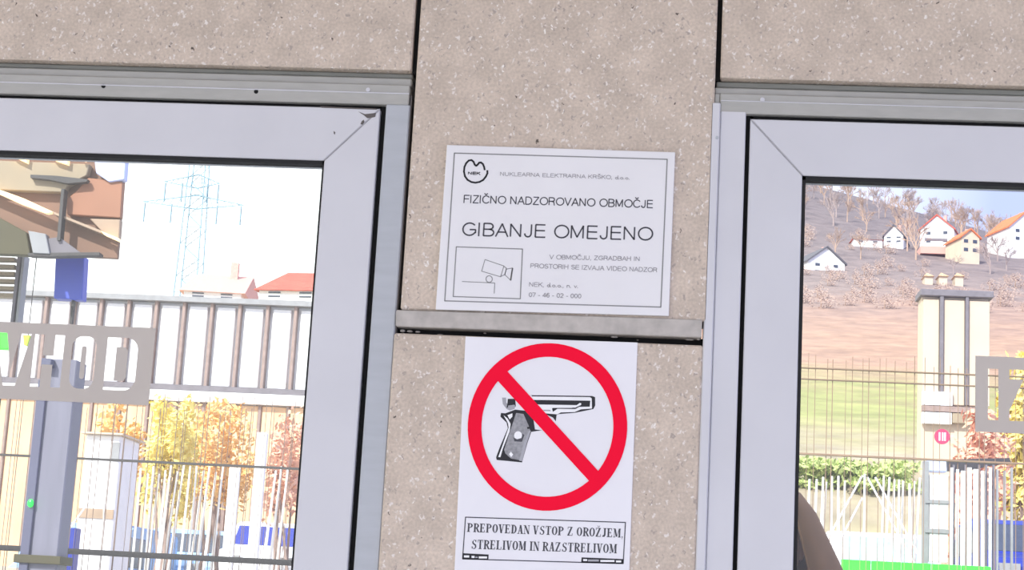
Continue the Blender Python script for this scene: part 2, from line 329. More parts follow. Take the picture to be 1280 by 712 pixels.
def poly_line(pts, wpx, y, closed=False):
    """stroke of constant width through photo points, on the plane, as flat mesh with round joints"""
    P = [at(a, b, y) for a, b in pts]; r = wpx*mpp(y)/2; mb = MB()
    if closed: P.append(P[0])
    for p, q in zip(P[:-1], P[1:]):
        d = (q-p); d.y = 0
        if d.length < 1e-7: continue
        d.normalize(); nrm = Vector((-d.z, 0, d.x))*r; e = d*r*.35
        mb.prism([((p-e+nrm).x, (p-e+nrm).z), ((q+e+nrm).x, (q+e+nrm).z), ((q+e-nrm).x, (q+e-nrm).z), ((p-e-nrm).x, (p-e-nrm).z)], y, y+.0002)
    return mb
# --- film strips on the glass, letters cut out
def cut_film(parent, rect, letters, y, label):
    """flat sheet with holes: outline plus letter outlines filled even-odd"""
    cu = bpy.data.curves.new('film', 'CURVE'); cu.dimensions = '2D'; cu.fill_mode = 'BOTH'; cu.extrude = .0001
    for poly in [rect]+letters:
        sp = cu.splines.new('POLY'); sp.points.add(len(poly)-1); sp.use_cyclic_u = True
        for p, (x, z) in zip(sp.points, poly): p.co = (x, z, 0, 1)
    ob = bpy.data.objects.new('film', cu); COL.objects.link(ob); dg = bpy.context.evaluated_depsgraph_get(); dg.update()
    me = bpy.data.meshes.new_from_object(ob.evaluated_get(dg)); bpy.data.objects.remove(ob)
    for v in me.vertices: v.co = Vector((v.co.x, y+v.co.z, v.co.y))
    return tag(link('lettering_film', plain(me), parent, M['film']), label)
def glyph(ch, x, w, z0, h, t):
    x1 = x+w; z1 = z0+h; c = (x+x1)/2; cut = w*.30
    def rr(a, b, c0, c1, r, left=True, right=True, n=6):
        pts = []
        for (cx, cz, a0, on) in ((b-r, c1-r, 0, right), (a+r, c1-r, 90, left), (a+r, c0+r, 180, left), (b-r, c0+r, 270, right)):
            if on:
                for i in range(n+1):
                    q = math.radians(a0+90*i/n); pts.append((cx+r*math.cos(q), cz+r*math.sin(q)))
            else: pts.append({0: (b, c1), 90: (a, c1), 180: (a, c0), 270: (b, c0)}[a0])
        return pts
    if ch == 'H': return [[(x, z0), (x+t, z0), (x+t, c_ := z0+h*.43), (x1-t, c_), (x1-t, z0), (x1, z0), (x1, z1), (x1-t, z1), (x1-t, z0+h*.60), (x+t, z0+h*.60), (x+t, z1), (x, z1)]]
    if ch == 'I': return [[(x, z0), (x1, z0), (x1, z1), (x, z1)]]
    if ch == 'O': return [rr(x, x1, z0, z1, w*.42), rr(x+t, x1-t, z0+t*1.0, z1-t*1.0, (w-2*t)*.45)]
    if ch == 'D': return [rr(x, x1, z0, z1, w*.38, left=False), rr(x+t, x1-t, z0+t*.95, z1-t*.95, (w-2*t)*.4, left=False)]
    if ch == 'V': return [[(c-t*.62, z0), (c+t*.62, z0), (x1, z1), (x1-t*1.08, z1), (c, z0+h*.30), (x+t*1.08, z1), (x, z1)]]
    if ch == 'Z': return [[(x, z0), (x1, z0), (x1, z0+t*.95), (x+t*1.25, z0+t*.95), (x1, z1-t*.95), (x1, z1), (x, z1), (x, z1-t*.95), (x1-t*1.25, z1-t*.95), (x, z0+t*.95)]]
yG = .0195
def zl(px, py): return at(px, py, yG).z
def xl(px, py): return at(px, py, yG).x
zt = zl(100, 405.8); zb = zl(100, 502.5); lt = zl(100, 419.8); lb = zl(100, 485.5)
R1 = xl(191, 450); let = []
for ch, a, b in (('D', 132, 171), ('O', 88.5, 119), ('H', 40.5, 78), ('V', -8, 36)):
    let += glyph(ch, xl(a, 452), xl(b, 452)-xl(a, 452), lb, lt-lb, .0128)
Lx = -.955+(-.2548-R1)
cut_film(d1, [(Lx, zb), (R1, zb), (R1, zt), (Lx, zt)], let, yG, 'frosted strip with VHOD cut out of it')
zt = zl(1250, 445.5); zb = zl(1250, 540.5); lt = zl(1250, 461); lb = zl(1250, 525)
L2 = xl(1219, 490); let = []; x = xl(1235, 490); pit = .0455
for ch, wd in (('I', .0125), ('Z', .033), ('H', .037), ('O', .032), ('D', .038)):
    let += glyph(ch, x, wd, lb, lt-lb, .0128); x += wd+.0135
cut_film(d2, [(L2, zb), (x+.012, zb), (x+.012, zt), (L2, zt)], let, yG, 'frosted strip with IZHOD cut out of it')

# ---------------------------------------------------------------- restricted movement sign
y0s = -.0055
pc = at(694, 392, y0s)
sign = thing('notice_plate', 'white landscape notice plate reading GIBANJE OMEJENO on the concrete pillar', 'sign', (pc.x, -.0005, pc.z))
me = MB().prism(pxpoly([(558.6, 180.8), (844, 190), (836, 394.4), (544.4, 386.4)], y0s), y0s, -.0005)
me.build('plate', M['plate'], sign, .0006)
yp = y0s-.0003
poly_line([(568, 191.2), (834, 199), (826, 383.6), (555.9, 375.8)], 1.5, yp, True).build('border_line', M['line_g'], sign)
# emblem: open ring with a notch
def c5(x, y): return (560+x/6.475, 180+y/6.475)
ring = [(297, 208), (292, 185), (283, 162), (268, 149), (252, 150), (240, 166), (228, 176), (216, 166), (206, 142), (190, 129), (168, 133), (147, 154), (133, 185), (129, 222), (137, 260), (158, 289), (190, 307), (222, 312), (255, 306), (285, 290), (307, 262), (319, 236), (318, 214)]
em = poly_line([c5(*p) for p in ring], 2.4, yp); em.build('emblem', M['ink'], sign)
text_on_plane('NEK', c5(162, 247), c5(264, 250), 4.2, yp, M['ink'], sign, .24)
for s, a, b, h, m, wt in (
  ('NUKLEARNA ELEKTRARNA KRŠKO, d.o.o.', (625, 219.6), (788, 224.6), 5.4, 'ink_f', .13),
  ('FIZIČNO NADZOROVANO OBMOČJE', (579.3, 253.6), (817.3, 260.2), 11.0, 'ink_d', .12),
  ('GIBANJE OMEJENO', (577.2, 294.6), (817.6, 300.9), 18.2, 'ink_d', .105),
  ('V OBMOČJU, ZGRADBAH IN', (687, 323.8), (800.5, 326.2), 6.0, 'ink_f', .13),
  ('PROSTORIH SE IZVAJA VIDEO NADZOR', (663, 334.8), (822, 340.2), 6.2, 'ink_f', .13),
  ('NEK, d.o.o., n. v.', (661.3, 358), (723.5, 360), 6.0, 'ink_f', .13),
  ('07 - 46 - 02 - 000', (661, 371), (727, 372.8), 6.0, 'ink_f', .14)):
    text_on_plane(s, a, b, h, yp, M[m], sign, wt)
def c6(x, y): return (550+x/4.267, 290+y/4.267)
pic = MB()
def merge(*ms):
    o = MB()
    for m_ in ms:
        n = len(o.v); o.v += m_.v; o.f += [tuple(i+n for i in f) for f in m_.f]
    return o
circ = [(262+17*math.cos(t*.5236), 250+18*math.sin(t*.5236)) for t in range(12)]
merge(poly_line([c6(87, 78), c6(440, 90), c6(428, 355), c6(70, 343)], 1.3, yp, True),
      poly_line([c6(*p) for p in ((240, 146), (341, 180), (323, 238), (222, 208))], .9, yp, True),
      poly_line([c6(*p) for p in ((341, 182), (354, 192), (346, 226), (325, 236))], .9, yp),
      poly_line([c6(*p) for p in ((354, 197), (386, 191), (376, 256), (345, 226))], .9, yp, True),
      poly_line([c6(*p) for p in ((387, 192), (377, 256))], 1.8, yp),
      poly_line([c6(*p) for p in circ], 1.0, yp, True),
      poly_line([c6(*p) for p in ((118, 263), (292, 271), (289, 326))], .9, yp)).build('camera_pictogram', M['line_g'], sign)

# ---------------------------------------------------------------- weapons sign
y1s = -.0022
q = at(685, 712, y1s)
ws = thing('weapons_notice', 'white portrait notice with a red-barred pistol below the black gap', 'sign', (q.x, -.0003, Z(-366)))
MB().prism(pxpoly([(581.8, 420.3), (797, 427.8)], y1s)+[(.1634, Z(-366)), (-.0515, Z(-366))], y1s, -.0003).build('sheet', M['paper'], ws, .0003)
yp = y1s-.0002
# pistol: black, grey and white areas
def g1(x, y): return (600+x/6.475, 480+y/6.475)
def g2(x, y): return (670+x/14.22, 480+y/14.22)
def area(nm, pts, m, yy): return MB().prism(pxpoly(pts, yy), yy, yy+.00012).build(nm, M[m], ws)
# dark silhouette pieces
area('pistol_print', [g1(415, 88), g2(1000, 208), g2(1050, 230), g2(1052, 375), g2(1020, 440), g2(700, 505), g2(400, 530), g2(365, 548), g2(352, 660), g2(300, 590), g2(200, 545), g1(505, 215)], 'ink', yp)
area('pistol_print', [g2(-260, 212), g2(960, 228), g2(990, 250), g2(995, 430), g2(800, 445), g2(690, 492), g2(440, 500), g2(380, 535), g2(200, 520), g2(-200, 460)], 'white', yp-.00012)
area('pistol_print', [g2(-200, 275), g2(965, 292), g2(955, 398), g2(770, 400), g2(700, 440), g2(380, 435), g2(300, 490), g2(285, 430), g2(300, 420), g2(640, 420), g2(720, 370), g2(60, 358), g2(-200, 350)], 'ink', yp-.00024)
area('pistol_print', [g2(40, 365), g2(720, 372), g2(780, 330), g2(805, 340), g2(800, 368), g2(740, 395), g2(700, 415), g2(290, 412), g2(275, 445), g2(120, 440)], 'white', yp-.00036)
area('pistol_print', [g2(120, 452), g2(255, 456), g2(262, 478), g2(140, 474)], 'lilac', yp-.00036)
# rear: hammer, frame, grip
area('pistol_print', [g1(170, 232), g1(205, 235), g1(285, 205), g1(375, 215), g1(430, 270), g1(445, 365), g1(500, 372), g1(415, 385), g1(385, 470), g1(340, 632), g1(135, 612), g1(130, 590), g1(160, 510), g1(225, 355), g1(215, 310), g1(165, 262)], 'ink', yp)
area('pistol_print', [g1(225, 118), g1(285, 118), g1(290, 180), g1(215, 190), g1(222, 150)], 'ink', yp)
area('pistol_print', [g1(178, 108), g1(210, 108), g1(214, 148), g1(225, 165), g1(255, 162), g1(285, 170), g1(280, 200), g1(240, 212), g1(215, 200), g1(185, 160)], 'lilac', yp+.00005)
area('pistol_print', [g1(228, 172), g1(280, 165), g1(288, 185), g1(225, 198)], 'lilac', yp-.00014)
area('pistol_print', [g1(190, 250), g1(222, 275), g1(248, 320), g1(240, 380), g1(185, 520), g1(165, 590), g1(148, 588), g1(180, 500), g1(232, 350), g1(225, 312)], 'white', yp-.00012)
area('pistol_print', [g1(222, 250), g1(262, 235), g1(262, 262), g1(240, 285)], 'white', yp-.00012)
area('pistol_grip', [g1(292, 232), g1(352, 240), g1(392, 330), g1(405, 370), g1(365, 440), g1(325, 615), g1(250, 600), g1(205, 560), g1(195, 530), g1(250, 360)], 'grip', yp-.00014)
area('pistol_print', [g1(398, 372), g1(412, 376), g1(380, 470), g1(342, 622), g1(318, 618), g1(362, 450)], 'lilac', yp-.00022)
cc = [(308+32*math.cos(t*.5236), 415+36*math.sin(t*.5236)) for t in range(12)]
area('pistol_print', [g1(*p) for p in cc], 'white', yp-.0002)
area('pistol_print', [g1(270, 430), g1(300, 445), g1(335, 435), g1(345, 400), g1(360, 410), g1(340, 465), g1(280, 462)], 'ink_d', yp-.00024)
area('pistol_print', [g1(235, 565), g1(250, 545), g1(268, 568), g1(252, 590)], 'white', yp-.0002)
area('pistol_print', [g1(380, 345), g1(400, 345), g1(402, 360), g1(384, 362)], 'ink', yp-.0002)
# red ring and bar (one printed mark)
yr = yp-.0006; RC = at(684, 532.4, yr)
rm = MB(); NN = 72; ax, az = (at(783.8, 532, yr).x-at(584.2, 532, yr).x)/2, (at(684, 427.6, yr).z-at(684, 637.2, yr).z)/2
tw = .0172
for i in range(NN):
    a, b = 2*math.pi*i/NN, 2*math.pi*(i+1)/NN
    rm.prism([(RC.x+ax*math.cos(a), RC.z+az*math.sin(a)), (RC.x+ax*math.cos(b), RC.z+az*math.sin(b)), (RC.x+(ax-tw)*math.cos(b), RC.z+(az-tw)*math.sin(b)), (RC.x+(ax-tw)*math.cos(a), RC.z+(az-tw)*math.sin(a))], yr, yr+.0004)
rm.build('prohibition_ring', M['red'], ws)
MB().prism(pxpoly([(633.5, 463), (749, 589.5), (737.5, 602), (621.5, 475)], yr-.00006), yr-.00006, yr+.0004).build('prohibition_bar', M['red'], ws)
# caption frame and tiny black tabs
poly_line([(581.9, 646), (781.8, 652.6), (779, 704), (578.2, 698.2)], 1.3, yp, True).build('caption_frame', M['ink_d'], ws)
area('caption_tab', [(578.6, 691), (610.8, 692.7), (610.5, 699.6), (578.2, 698.2)], 'ink', yp)
area('caption_tab', [(727, 696.2), (779.6, 698.4), (779, 704.2), (726.5, 702.9)], 'ink', yp)
for xa, xb, ya, m in ((580, 586.5, 696.6, 0), (589.5, 593.2, 697.2, 0), (594.2, 597.2, 697.2, 1), (598.5, 608.8, 697.9, 0)):
    area('tab_print', [(xa, ya-2.9+m), (xb, ya-2.8+m), (xb, ya-.2), (xa, ya-.3)], 'lilac' if m else 'white', yp-.0002)
for xa, xb, ya in ((729, 734, 701), (735, 748.5, 701.6), (750.5, 768, 702.2), (770, 776.5, 702.8)):
    area('tab_print', [(xa, ya-2.7), (xb, ya-2.6), (xb, ya-.2), (xa, ya-.3)], 'white' if xa != 735 else 'lilac', yp-.0002)
# serif caption letters, drawn with thick stems, hairlines and serifs
def serif(ch):
    T, t, s = .24, .07, .07
    P = []
    def R(a, b, c, d): P.append([(a, c), (b, c), (b, d), (a, d)])
    def stem(x): R(x-T/2, x+T/2, 0, 1)
    def sf(x, z, w=.22): R(x-w, x+w, z, z+s)
    def dg(xa, za, xb, zb, wd): P.append([(xa-wd/2, za), (xa+wd/2, za), (xb+wd/2, zb), (xb-wd/2, zb)])
    def bowl(x0, xr, z0, z1, k=8, full=False):
        cz = (z0+z1)/2; rz = (z1-z0)/2; a0 = -90
        n = k*(2 if full else 1)
        for i in range(n):
            A, B = math.radians(a0+180*i/k), math.radians(a0+180*(i+1)/k)
            rx = xr-x0; irx = rx-T; irz = rz-t
            P.append([(x0+rx*math.cos(A), cz+rz*math.sin(A)), (x0+rx*math.cos(B), cz+rz*math.sin(B)), (x0+max(irx, .02)*math.cos(B), cz+irz*math.sin(B)), (x0+max(irx, .02)*math.cos(A), cz+irz*math.sin(A))])
    w = .9
    if ch in 'PRD':
        stem(.24); sf(.24, 0); sf(.24, 1-s)
        bowl(.36, .84, 0 if ch == 'D' else .46, 1)
        if ch == 'D': R(.24, .38, 0, t); R(.24, .38, 1-t, 1)
        else: R(.24, .38, .46, .46+t); R(.24, .38, 1-t, 1)
        if ch == 'R': dg(.80, 0, .48, .50, T); sf(.84, 0, .12)
    elif ch == 'E':
        stem(.24); sf(.24, 0); sf(.24, 1-s); R(.2, .78, 0, t); R(.2, .74, 1-t, 1); R(.2, .6, .48, .48+t); R(.7, .78, 0, .26); R(.66, .74, .76, 1); R(.55, .61, .38, .64)
    elif ch == 'L': stem(.24); sf(.24, 0); sf(.24, 1-s); R(.2, .78, 0, t); R(.7, .78, 0, .3)
    elif ch == 'I': stem(.24); sf(.24, 0); sf(.24, 1-s); w = .5
    elif ch == 'T': stem(.45); sf(.45, 0); R(.06, .84, 1-t, 1); R(.06, .13, .72, 1); R(.77, .84, .72, 1)
    elif ch == 'O': bowl(.45, .86, 0, 1, full=True)
    elif ch == 'V': dg(.45, 0, .2, 1, T); dg(.47, 0, .72, 1, t*1.3); sf(.2, 1-s, .2); sf(.74, 1-s, .15)
    elif ch == 'A': dg(.7, 0, .46, 1, T); dg(.2, 0, .44, 1, t*1.3); R(.28, .6, .3, .3+t); sf(.18, 0, .15); sf(.72, 0, .2)
    elif ch == 'N': dg(.76, 0, .2, 1, T); R(.14, .21, 0, 1); R(.74, .81, 0, 1); sf(.18, 0, .14); sf(.14, 1-s, .14); sf(.77, 1-s, .14)
    elif ch == 'M': w = 1.15; R(.14, .21, 0, 1); dg(.52, .08, .22, 1, T); dg(.54, .08, .86, 1, t); R(.80, 1.04, 0, 1); sf(.18, 0, .14); sf(.92, 0, .2); sf(.14, 1-s, .14); sf(.96, 1-s, .14)
    elif ch in 'ZŽ':
        dg(.16, 0, .66, 1, T); R(.05, .8, 0, t); R(.08, .78, 1-t, 1); R(.73, .8, 0, .28); R(.08, .15, .74, 1)
        if ch == 'Ž': dg(.45, 1.08, .28, 1.25, .08); dg(.45, 1.08, .62, 1.25, .08)
    elif ch == 'J': R(.33, .33+T, .2, 1); sf(.45, 1-s); P.append([(.57, .22), (.33, .25), (.1, .12), (.12, 0), (.42, .02)]); w = .72
    elif ch == 'S':
        P.append([(.12, .28), (.2, .28), (.3, .08), (.5, .07), (.6, .15), (.78, .32), (.78, .18), (.62, 0), (.36, -.01), (.2, .06), (.12, 0)])
        P.append([(.60, .14), (.80, .24), (.74, .46), (.36, .66), (.34, .88), (.15, .78), (.2, .56), (.58, .34)])
        P.append([(.2, .82), (.42, 1.01), (.62, .96), (.74, 1), (.74, .74), (.67, .74), (.56, .92), (.42, .94), (.34, .84)]); w = .88
    elif ch == ',': R(.08, .22, 0, .14); P.append([(.16, .05), (.22, .05), (.12, -.18), (.08, -.16)]); w = .3
    else: w = .42
    return P, w
def serif_line(s, pl, pr, hpx):
    a, b = at(*pl, yp), at(*pr, yp); h = hpx*mpp(yp)*1.02; tot = sum(serif(c)[1] for c in s); u = (b-a)/tot; x = 0; mb = MB()
    for c in s:
        P, wd = serif(c)
        for poly in P: mb.prism([((a+u*(x+px*.97)).x, (a+u*(x+px*.97)).z+pz*h) for px, pz in poly], yp, yp+.0001)
        x += wd
    mb.build('lettering', M['ink_d'], ws)
serif_line('PREPOVEDAN VSTOP Z OROŽJEM,', (583.5, 664.3), (779, 671.6), 10.6)
serif_line('STRELIVOM IN RAZSTRELIVOM', (588.5, 685.4), (771.5, 691.2), 11.0)
# film sticker edge shadows need nothing: real thickness

#@@FAR
# ================================================================ REFLECTED VIEW, built as solid things beyond the glass
def zpx(px, py, y): return at(px, py, y).z
PROF_R = [(15.2, 0), (27, 2.0), (48, 2.2)] + [(D, zpx(1140, py, D)) for D, py in ((62, 588), (110, 505), (170, 452), (250, 385), (330, 343), (390, 303), (450, 262), (520, 233))] + [(640, 118), (900, 120)]
def prof(y):
    for (a, za), (b, zb_) in zip(PROF_R[:-1], PROF_R[1:]):
        if a <= y <= b:
            t = (y-a)/(b-a); return za+(zb_-za)*t
    return PROF_R[0][1] if y < 15.2 else PROF_R[-1][1]
def terrain(x, y):
    h = prof(y)
    if y > 48:
        r = (x-CAMP.x)/(y-CAMP.y); t = max(0, min(1, (r+.16)/.20)); t = t*t*(3-2*t)
        lump = math.sin(x*.031+1.3)*math.cos(y*.017)*min(1, (y-48)/150)*2.2 + max(0, min(1, (y-380)/130))*((.105-r)*150-2.5)
        h = 2.2+(h-2.2)*(.16+.84*t)+lump*(y-48)/472
    return h
me = bpy.data.meshes.new('hillside'); vs = []; fs = []
ys = [15.2+(i/110)**1.9*760 for i in range(111)]; nx = 90
for y in ys:
    for i in range(nx+1):
        u = -1+2*i/nx; x = CAMP.x+u*abs(u)**.2*(14+(y+2)*.62); vs.append((x, y, terrain(x, y)))
for j in range(110):
    for i in range(nx):
        a = j*(nx+1)+i; fs.append((a, a+1, a+nx+2, a+nx+1))
me.from_pydata(vs, [], fs)
for p_ in me.polygons: p_.use_smooth = True
hm = bpy.data.materials.new('hill_vegetation'); hm.use_nodes = True; t = hm.node_tree; N = t.nodes.new; K = t.links.new
b = t.nodes['Principled BSDF']; b.inputs['Roughness'].default_value = .95
ge = N('ShaderNodeNewGeometry'); sx = N('ShaderNodeSeparateXYZ'); K(ge.outputs['Position'], sx.inputs[0])
nz = N('ShaderNodeTexNoise'); nz.inputs['Scale'].default_value = .05; nz.inputs['Detail'].default_value = 8; nz.inputs['Roughness'].default_value = .65; K(ge.outputs['Position'], nz.inputs['Vector'])
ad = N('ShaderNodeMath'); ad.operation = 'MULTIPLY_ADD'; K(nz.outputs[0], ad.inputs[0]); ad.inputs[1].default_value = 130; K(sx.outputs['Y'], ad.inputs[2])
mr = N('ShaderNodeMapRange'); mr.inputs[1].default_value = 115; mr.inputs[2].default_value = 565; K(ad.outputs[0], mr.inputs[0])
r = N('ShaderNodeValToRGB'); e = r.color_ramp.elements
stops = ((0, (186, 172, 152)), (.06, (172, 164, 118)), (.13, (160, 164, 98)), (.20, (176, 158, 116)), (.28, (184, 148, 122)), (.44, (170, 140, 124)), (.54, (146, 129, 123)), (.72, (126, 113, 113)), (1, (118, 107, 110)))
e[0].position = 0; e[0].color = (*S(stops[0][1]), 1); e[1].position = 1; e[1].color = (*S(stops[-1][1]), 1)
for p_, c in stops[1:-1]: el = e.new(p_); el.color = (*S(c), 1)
K(mr.outputs[0], r.inputs[0])
n2 = N('ShaderNodeTexNoise'); n2.inputs['Scale'].default_value = .5; n2.inputs['Detail'].default_value = 8; n2.inputs['Roughness'].default_value = .7
mp2 = N('ShaderNodeMapping'); mp2.inputs['Scale'].default_value = (.6, .35, 1.6); K(ge.outputs['Position'], mp2.inputs[0]); K(mp2.outputs[0], n2.inputs['Vector'])
r2 = N('ShaderNodeValToRGB'); r2.color_ramp.elements[0].position = .3; r2.color_ramp.elements[0].color = (.62, .6, .62, 1); r2.color_ramp.elements[1].position = .7; r2.color_ramp.elements[1].color = (1.2, 1.18, 1.15, 1)
K(n2.outputs[0], r2.inputs[0]); mu = N('ShaderNodeMix'); mu.data_type = 'RGBA'; mu.blend_type = 'MULTIPLY'; mu.inputs[0].default_value = 1
K(r.outputs[0], mu.inputs[6]); K(r2.outputs[0], mu.inputs[7]); K(mu.outputs[2], b.inputs['Base Color'])
tag(link('hillside', me, None, hm), 'sloping winter hillside of meadow, dry field and bare woodland reflected in the doors, built beyond them', kind='structure')
C = dict(white=mat('white_paint', (238, 238, 240), .6, var=.04), cream=mat('cream_render', (212, 194, 172), .8, var=.05, scale=.6), redroof=mat('red_roof_tile', (196, 92, 74), .8, scale=1.5, var=.2),
 greyroof=mat('dark_roof_tile', (92, 90, 98), .8, scale=1.5), orange=mat('orange_roof_tile', (222, 118, 70), .8, scale=1.5, var=.2), wglass=mat('window_dark', (70, 76, 92), .2), pink=mat('pink_render', (222, 168, 156), .8),
 brown=mat('shelter_brown', (130, 98, 80), .7, var=.10, scale=2), brown2=mat('shelter_copper', (162, 110, 82), .6, var=.12, scale=2), beige=mat('shelter_beige', (160, 144, 120), .7, var=.12, scale=1.5), tan=mat('shelter_tan', (170, 146, 124), .7),  # shelter tones darkened, the shade it lies in is put into the colour
 dark=mat('dark_steel', (66, 62, 62), .6), olive=mat('olive_panel', (78, 72, 48), .7, var=.25, scale=2), slate=mat('slate_blue_paint', (120, 118, 134), .55, var=.12, scale=3, stretch=(6, 1, .4)), slate2=mat('slate_blue_dark', (88, 88, 112), .55, var=.08, scale=3),
 blue=mat('blue_panel_paint', (66, 84, 190), .4, var=.1), navy=mat('navy_paint', (30, 48, 150), .35), paleb=mat('pale_blue_paint', (150, 190, 232), .4), skylight=mat('pale_blue_sheet', (196, 206, 250), .4, var=.15, scale=1.2),
 post=mat('brown_grey_post', (156, 134, 126), .7, var=.15), postd=mat('grey_post', (120, 114, 120), .7), rail=mat('grey_rail', (150, 150, 152), .6), ochre=mat('ochre_cladding', (236, 196, 156), .8, var=.14, scale=1.4, stretch=(2, 1, .6)),
 bar=mat('fence_bar_brown', (128, 108, 96), .6), bark=mat('fence_bar_khaki', (146, 120, 96), .7), pick=mat('pale_stake', (240, 238, 232), .6), green=mat('bright_green_mesh', (70, 236, 60), .6, var=.15, scale=4),
 leafy=mat('yellow_shrub_leaf', (246, 226, 132), .8, var=.12, scale=9), leafo=mat('orange_shrub_leaf', (250, 200, 128), .8, var=.12, scale=9), leafg=mat('green_hedge_leaf', (190, 204, 128), .8, var=.2, scale=9), leafr=mat('russet_hedge_leaf', (232, 180, 152), .8, var=.15, scale=9),
 twig=mat('bare_twig', (168, 150, 146), .9, var=.15, scale=2), twig2=mat('bare_twig_brown', (180, 152, 134), .9, var=.15, scale=2), pyl=mat('pale_steel', (120, 156, 170), .5), tyre=mat('tyre_rubber', (40, 40, 44), .8),
 lamp=mat('warm_lamp', (255, 214, 160), .5, emit=1.1), led=mat('green_led', (8, 255, 50), .4, emit=3.0), exitg=mat('green_lit_panel', (60, 245, 50), .4, emit=.8), yel=mat('yellow_green_paint', (206, 240, 70), .5),
 jacket=mat('brown_jacket_cloth', (146, 110, 76), .9, var=.12, scale=14, bump=.5), skin=mat('skin', (214, 168, 146), .6), trous=mat('dark_trousers', (58, 60, 72), .9), crimson=mat('crimson_disc', (206, 62, 98), .5), teal=mat('pale_teal_glass', (170, 208, 206), .15))
def T(name, m, parent, mb, bev=0): return mb.build(name, m, parent, bev)

# ---------------- shelter roof opposite, with its fittings (about 9 m from the lens)
y = 7.0
c = at(150, 322, y)
sh = thing('shelter_roof', 'brown box-shaped shelter roof with slanting light strip, top left of the left door glass', 'roof', (c.x, y, c.z))
T('fascia_board', C['brown'], sh, pxprism([(-260, 40), (165.5, 100), (146.8, 323), (-30, 314), (-260, 302)], y, y+.03), .003)
xr_ = at(150, 250, y).x-1.15; zf_ = zpx(60, 322, y)
T('roof_slab', C['beige'], sh, MB().prism([(xr_-4, zf_+.75), (xr_, zf_+.75), (xr_, zf_+1.1), (xr_-4, zf_+1.1)], y+.031, y+3.0))
for k_ in (0, 1, 2): T('roof_strut', C['dark'], sh, MB().tube((xr_-.4-k_*1.2, y+.03, zf_+.8), (xr_-.4-k_*1.2, y+2.8, zf_+.8), .03))
for k_ in (0, 1): T('roof_post', C['dark'], sh, MB().tube((xr_-1.9-k_*1.9, y+2.7, 0), (xr_-1.9-k_*1.9, y+2.7, zf_+.8), .06, k=10))
T('fascia_panel', C['beige'], sh, pxprism([(-120, 196), (112, 205), (108, 219), (84, 232), (80, 240), (0, 237), (-120, 232)], y-.06, y-.003), .004)
T('fascia_panel', C['brown2'], sh, pxprism([(110, 222), (153.2, 227), (150.6, 272), (84, 268), (82, 250), (96, 238)], y-.05, y-.003), .004)
T('fascia_panel', C['tan'], sh, pxprism([(112, 273), (150.4, 274), (148.5, 299), (128, 290)], y-.05, y-.003), .004)
T('sky_glimpse_sheet', C['skylight'], sh, pxprism([(117, 192), (157.4, 194), (155.2, 224), (136, 227), (120, 216)], y-.07, y-.005), .004)  # pale blue sheet stands in for sky glimpsed at the roof corner
T('light_strip', C['lamp'], sh, pxprism([(-40, 219), (0, 237), (30, 248), (66, 264.5), (57, 266), (25, 254), (0, 242.5), (-40, 226)], y-.10, y-.055))
T('light_strip', C['lamp'], sh, pxprism([(126, 288.5), (148.5, 297.5), (148, 301), (130, 293)], y-.10, y-.055))
T('edge_rib', C['tan'], sh, pxprism([(66, 264), (127, 288), (126, 291), (66, 267)], y-.09, y-.003))
for pts in ([(14, 193), (34, 193.5), (33, 203), (19, 196.5)], [(63, 194.5), (85, 195.5), (84, 205), (68, 200)], [(101, 196), (107, 196.2), (105.5, 200.5), (101.5, 199.5)]):
    T('spot_lamp', C['lamp'], sh, pxprism(pts, y-.10, y-.06))
T('down_pipe', C['dark'], sh, pxprism([(76.5, 236), (80.3, 236), (75, 300), (71, 300)], y-.12, y-.06))
T('bracket', C['dark'], sh, pxprism([(38, 218), (70, 219.5), (110, 224), (108, 227), (84, 229), (60, 224), (38, 222)], y-.10, y-.06))
T('gutter', C['dark'], sh, pxprism([(35, 316), (124, 315), (124, 318.5), (60, 320), (35, 319)], y-.11, y-.04))
T('side_panel', C['olive'], sh, pxprism([(-140, 236), (0, 272), (33, 290), (38, 319), (-8, 317), (-140, 311)], y-.09, y-.03), .004)
T('lattice_panel', C['rail'], sh, pxprism([(35, 288), (57, 292), (62, 317), (41, 316)], y-.12, y-.06), .003)
T('corner_plate', C['postd'], sh, pxprism([(60, 298), (74, 296), (104, 318), (62, 318)], y-.10, y-.05))
# blue hanging board
c = at(86, 374, 7.2)
bs = thing('hanging_board', 'short royal blue board hanging under the brown shelter roof', 'board', (c.x, 7.2, c.z))
T('board', C['blue'], bs, pxprism([(69.5, 319), (105.5, 320), (102.5, 374.5), (67, 372.5)], 7.2, 7.28), .004)
T('hanger', C['dark'], bs, pxprism([(90, 372), (93.5, 372), (89.5, 404), (86.5, 404)], 7.23, 7.26))
# slatted grille at the far left
c = at(14, 405, 7.4)
gr = thing('slatted_grille', 'beige slatted grille at the far left edge under the shelter roof', 'grille', (c.x, 7.4, c.z))
for k in range(6):
    T('slat', C['beige'], gr, pxprism([(-40, 320+k*9), (18, 321.5+k*9), (17.6, 326+k*9), (-40, 324.5+k*9)], 7.4, 7.46))
T('grille_post', C['postd'], gr, pxprism([(22, 319), (26, 319), (16, 404), (12.5, 404)], 7.38, 7.46)); T('grille_post', C['rail'], gr, pxprism([(28, 319), (31, 319), (22, 404), (19, 404)], 7.38, 7.46))
